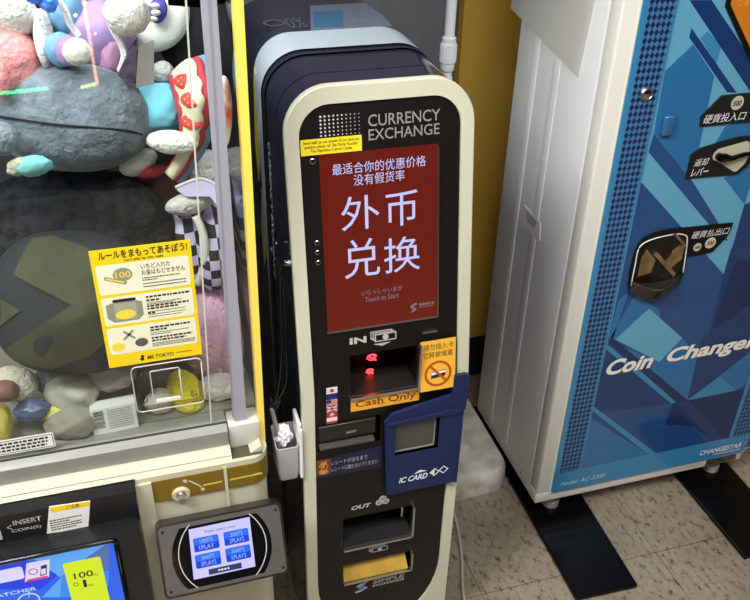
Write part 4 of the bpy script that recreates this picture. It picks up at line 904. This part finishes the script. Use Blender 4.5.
# teal scrap and big black plush
q = toy('teal_plush', 'small teal and cream cloth toy wedged between the grey and the black plush', (-0.126,1.200,1.108))
for nm, (c, a, b_), m_, ro in (('hat', ((-0.124,1.200,1.107),0.0251,0.0140), f_teal, 10), ('trim', ((-0.143,1.205,1.106),0.0195,0.0112), f_cream, 25)): blob(nm, c, a, b_, m_, q, roll=ro, lump=.25, seed=8, sub=3)
q = toy('shaggy_black_plush', 'very large shaggy black plush filling the middle left of the claw machine', (-0.091,1.235,0.965))
bc = ((-0.094,1.295,0.937),0.1600,0.1152); blob('body', bc[0], bc[1], bc[2], f_black, q, d=.072, sq=.9, lump=.08, seed=12, sub=5, roll=-3)
# made-up shape: a glass reflection painted in navy and olive
q = toy('reflection_shape', 'added navy shape with olive patches imitating a glass reflection, left of the yellow rules notice', (-0.114,1.190,0.870))
oc = ((-0.106,1.185,0.886),0.1222,0.1100); blob('body', oc[0], oc[1], oc[2], refl_navy, q, d=.066, sq=.8, lump=0, seed=2, sub=5)
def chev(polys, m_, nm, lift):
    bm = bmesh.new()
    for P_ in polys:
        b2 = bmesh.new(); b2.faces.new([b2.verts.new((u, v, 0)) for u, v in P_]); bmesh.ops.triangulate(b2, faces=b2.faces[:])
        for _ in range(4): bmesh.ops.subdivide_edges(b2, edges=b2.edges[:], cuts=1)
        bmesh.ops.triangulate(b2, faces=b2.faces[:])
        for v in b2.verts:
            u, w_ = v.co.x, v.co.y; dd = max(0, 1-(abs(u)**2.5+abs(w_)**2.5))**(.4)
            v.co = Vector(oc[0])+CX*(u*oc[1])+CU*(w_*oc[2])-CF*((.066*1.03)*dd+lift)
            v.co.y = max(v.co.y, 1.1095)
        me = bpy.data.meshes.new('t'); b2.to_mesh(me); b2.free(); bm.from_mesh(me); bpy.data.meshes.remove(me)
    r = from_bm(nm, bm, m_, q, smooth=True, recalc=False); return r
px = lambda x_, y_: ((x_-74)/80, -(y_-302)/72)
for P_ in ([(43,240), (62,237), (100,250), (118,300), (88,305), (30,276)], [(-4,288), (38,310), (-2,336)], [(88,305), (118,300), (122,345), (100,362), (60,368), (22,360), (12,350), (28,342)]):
    chev([[px(*t) for t in P_]], refl_olive, 'reflection_patch', .0015)
# right column
q = toy('collar_plush', 'white plush arm in a lilac pointed felt collar, right of the black plush', (0.098,1.260,1.007))
e_ = ((0.087,1.245,1.001),0.0392,0.0172); blob('arm', e_[0], e_[1], e_[2], f_white, q, roll=14, seed=3)
bm = bmesh.new(); FL3 = Frame((0.098,1.225,1.030), CX, CU); k_ = 1.5
add_plate(bm, FL3, [(a*k_, -b_*k_) for a, b_ in ((-21, -3), (5, -12), (27, -2), (27, 22), (14, 6), (-10, 6), (-18, 1))], (), 0, .008); from_bm('collar', bm, f_lil, q)
bm = bmesh.new(); pp = [FL3.p(a*k_, -b_*k_, .009) for a, b_ in ((-21, -3), (5, -12), (27, -2))]; add_tube(bm, catmull(pp, 6), .0025, 6); from_bm('collar_piping', bm, f_ltw, q, smooth=True)
q = toy('gingham_plush', 'plush toy in a black and lilac gingham dress beside the grey post', (0.105,1.270,0.900))
for nm, (c, a, b_), m_, ro in (('dress', ((0.082,1.280,0.907),0.0398,0.0696), ging, 0), ('skirt', ((0.126,1.260,0.912),0.0363,0.0758), ging, -5)): blob(nm, c, a, b_, m_, q, roll=ro, seed=5)
bm = bmesh.new(); add_tube(bm, catmull([(0.092,1.225,0.988), (0.100,1.215,0.959), (0.099,1.213,0.918), (0.085,1.225,0.864)]), .0065, 8); from_bm('white_strap', bm, f_ltw, q, smooth=True)
q = toy('pink_fleece_plush', 'long pale pink fleece toy standing behind the grey window post', (0.106,1.260,0.723))
for nm, (c, a, b_), m_, ro in (('body', ((0.105,1.270,0.749),0.0666,0.0982), f_fleece, 0), ('leg', ((0.110,1.235,0.652),0.0393,0.0607), f_fleece, 20), ('arm', ((0.132,1.220,0.746),0.0206,0.0687), f_fleece, 0)): blob(nm, c, a, b_, m_, q, roll=ro, seed=7, lump=.08)
e_ = ((0.137,1.135,1.187),0.0109,0.0490); q = toy('spot_reflection', 'added spotted shape imitating the side glass reflection, between the grey post and yellow trim', e_[0]); blob('body', e_[0], e_[1], e_[2], mat('reflection_dots', '#dcd8d8', .8, col2='#c2382f', vscale=32), q, d=.018)  # added shape: the side glass reflection put into red and white spots
e_ = ((0.156,1.300,0.972),0.0199,0.0431); q = toy('lilac_plush', 'lilac and white plush pressed to the side glass beside the yellow corner trim', e_[0]); blob('body', e_[0], e_[1], e_[2], f_lil, q)
# bottom row along the glass
q = toy('cream_plush', 'cream plush ball with a brown ear in the lower left of the claw machine', (-0.214,1.160,0.766))
for nm, (c, a, b_), m_, ro in (('body', ((-0.219,1.190,0.746),0.0381,0.0286), f_cream, -10), ('ear', ((-0.227,1.150,0.765),0.0200,0.0169), mat('felt_brown', '#7d5a4c', .8), -10)): blob(nm, c, a, b_, m_, q, roll=ro, seed=7, d=.03)
e_ = ((0.042,1.165,0.686),0.0285,0.0420); q = toy('yellow_plush', 'egg shaped yellow plush behind the clear leaflet tray', e_[0]); blob('body', e_[0], e_[1], e_[2], f_yel, q, roll=25, d=.028)
greyp = mat('wrapped_grey', '#aaa69b', .45, var=.08, vscale=20); 
for i, (nm, lb, (c, a, b_), m_) in enumerate((('grey_plush_ball', 'greyish white plush ball left of the clear leaflet tray', ((-0.070,1.180,0.743),0.0406,0.0276), greyp), ('white_plush_ball', 'off-white plush ball low behind the glass, left of the yellow plush', ((-0.002,1.160,0.653),0.0252,0.0219), f_cream),
        ('white_plush_pad', 'off-white plush in the lower right window corner', ((0.099,1.170,0.634),0.0381,0.0243), f_white), ('wrapped_plush', 'grey wrapped plush above the yellow cloth, left of the barcode box', ((-0.134,1.170,0.728),0.0417,0.0321), greyp), ('yellow_cloth_plush', 'pale yellow cloth toy low behind the glass, left of the barcode box', ((-0.159,1.150,0.708),0.0382,0.0143), mat('cloth_pale_yellow', '#c9c65e', .7)),
        ('blue_wrap_plush', 'shiny dark blue wrapped toy low behind the glass, right of the cream ball', ((-0.196,1.150,0.720),0.0283,0.0189), mat('wrap_blue', '#4a5876', .25)), ('yellow_foot_plush', 'mustard plush foot in the bottom left corner behind the white label', ((-0.244,1.150,0.702),0.0157,0.0346), mat('cloth_mustard', '#a8963a', .8)),
        ('striped_plush', 'dusky pink striped cloth toy just below the rules notice', ((-0.077,1.220,0.761),0.0659,0.0198), mat('cloth_dusky', '#9a6b78', .8, col2='#c9c2c0', vscale=18)), ('slate_plush', 'slate grey toy in dark wrapping, right of the cream plush ball', ((-0.148,1.200,0.736),0.0487,0.0276), mat('wrap_slate', '#56606c', .35, var=.3, vscale=25)), ('taupe_plush', 'taupe plush in the bottom row directly left of the barcode box', ((-0.142,1.140,0.679),0.0417,0.0289), mat('cloth_taupe', '#928d7e', .7)))):
    q = toy(nm, lb, c); blob('body', c, a, b_, m_, q, seed=i, lump=.15, d=min(a, b_)*1.1, roll=8)
# barcode box
FBX = Frame((-0.110,1.122,0.670), U=(.97, 0, .04), V=(0, .08, .99))
q = toy('barcode_box', 'small white carton with a barcode standing low behind the glass', (-0.068,1.122,0.683), 'box')
plate('carton', FBX, rect(0, 0, 70, 48), mat('carton_white', '#e4e1dc', .5), q, -.025, 0)
bm = bmesh.new(); u = 0; rr_ = random.Random(3)
for k in range(14):
    w_ = rr_.uniform(.8, 2.2); add_q(bm, FBX, 4, 12+k*2.4, 20, 12+k*2.4+w_*.7, .0006)
from_bm('barcode', bm, ink, q); bars(FBX, [(26, 64, 8+k*4.2) for k in range(9)], dimp, q, .0006, h=1.8, seed=21)

# ------------------------------------------------------------------ added machine across the aisle: mirrored neon strips and an unseen fill panel
O = thing('claw_machine', 'added dark machine across the aisle with neon mirrored in the glass and a fill-light panel', 'claw machine', (-.5, -1.5, 0))
box('cabinet', -1.1, .1, -1.95, -1.25, 0, 1.75, mat('added_far_cabinet', '#1c1c22', .5), O)  # body of the added machine
box('fill_panel', -1.05, .05, -1.25, -1.24, 1.0, 1.66, mat('fill_panel', '#f4f2ff', .4, emit=1.2), O)  # glowing panel added as fill, outside the mirrored view
tube('green_neon', [(-.47, -1.235, .45), (-.25, -1.235, .458)], .006, mat('neon_green', '#35e07a', .5, emit=30), O)
tube('amber_neon', [(-.07, -1.235, .80), (-.066, -1.235, .462)], .006, mat('neon_amber', '#f0a070', .5, emit=16), O); tube('amber_neon', [(-.066, -1.235, .462), (-.13, -1.235, .452)], .006, mat('neon_lime', '#d0e070', .5, emit=16), O)

# ------------------------------------------------------------------ light
def area(name, loc, rot, sx, sy, power, col=(1, 1, 1)):
    l = bpy.data.lights.new(name, 'AREA'); l.shape = 'RECTANGLE'; l.size = sx; l.size_y = sy; l.energy = power; l.color = col
    o = bpy.data.objects.new(name, l); C.objects.link(o); o.location = loc; o.rotation_euler = rot; return o
lampm = mat('lamp_panel', '#ffffff', .5, emit=6)
for i, (x_, y_) in enumerate(((.45, -.1), (-1.1, .3), (1.9, -.6))):
    t = thing('ceiling_light', ['fluorescent ceiling panel above the kiosk', 'fluorescent ceiling panel over the aisle at the left', 'fluorescent ceiling panel over the aisle at the right'][i], 'ceiling light', (x_, y_, 2.69))
    box('frame', x_-.62, x_+.62, y_-.16, y_+.16, 2.67, 2.699, whitep, t); box('diffuser', x_-.6, x_+.6, y_-.14, y_+.14, 2.664, 2.67, lampm, t)
    area('ceiling_lamp', (x_, y_, 2.655), (0, 0, 0), 1.2, .28, (30, 72, 10)[i], (.97, .98, 1))
area('aisle_fill', (-.5, -1.23, 1.33), (PI/2, 0, PI), 1.1, .6, 22, (.97, .97, 1))  # added fill light for the coin changer's side
area('cabinet_lamp', (-.22, 1.30, 1.73), (0, 0, 0), .7, .2, 6, (.9, .94, 1))
area('cabinet_fill', (-.60, 1.20, 1.15), (0, -PI/2, 0), .9, .05, 1, (1, .96, .88))  # unseen light added at the cabinet's left end to brighten the toys
w = bpy.data.worlds.new('world'); bpy.context.scene.world = w; w.use_nodes = True
w.node_tree.nodes['Background'].inputs[0].default_value = (.75, .8, .9, 1); w.node_tree.nodes['Background'].inputs[1].default_value = .08

# ------------------------------------------------------------------ camera
cam = bpy.data.cameras.new('camera'); co = bpy.data.objects.new('camera', cam); C.objects.link(co)
cam.sensor_width = 36; cam.lens = 864.5/750*36; cam.clip_start = .02
R = Matrix((CX, CU, -CF)).transposed().to_4x4(); co.matrix_world = Matrix.Translation((0, 0, 1.62)) @ R
S = bpy.context.scene; S.camera = co
S.view_settings.view_transform = 'Standard'; S.view_settings.look = 'None'; S.view_settings.gamma = 1; S.view_settings.use_curve_mapping = False
S.view_settings.exposure = 0.1
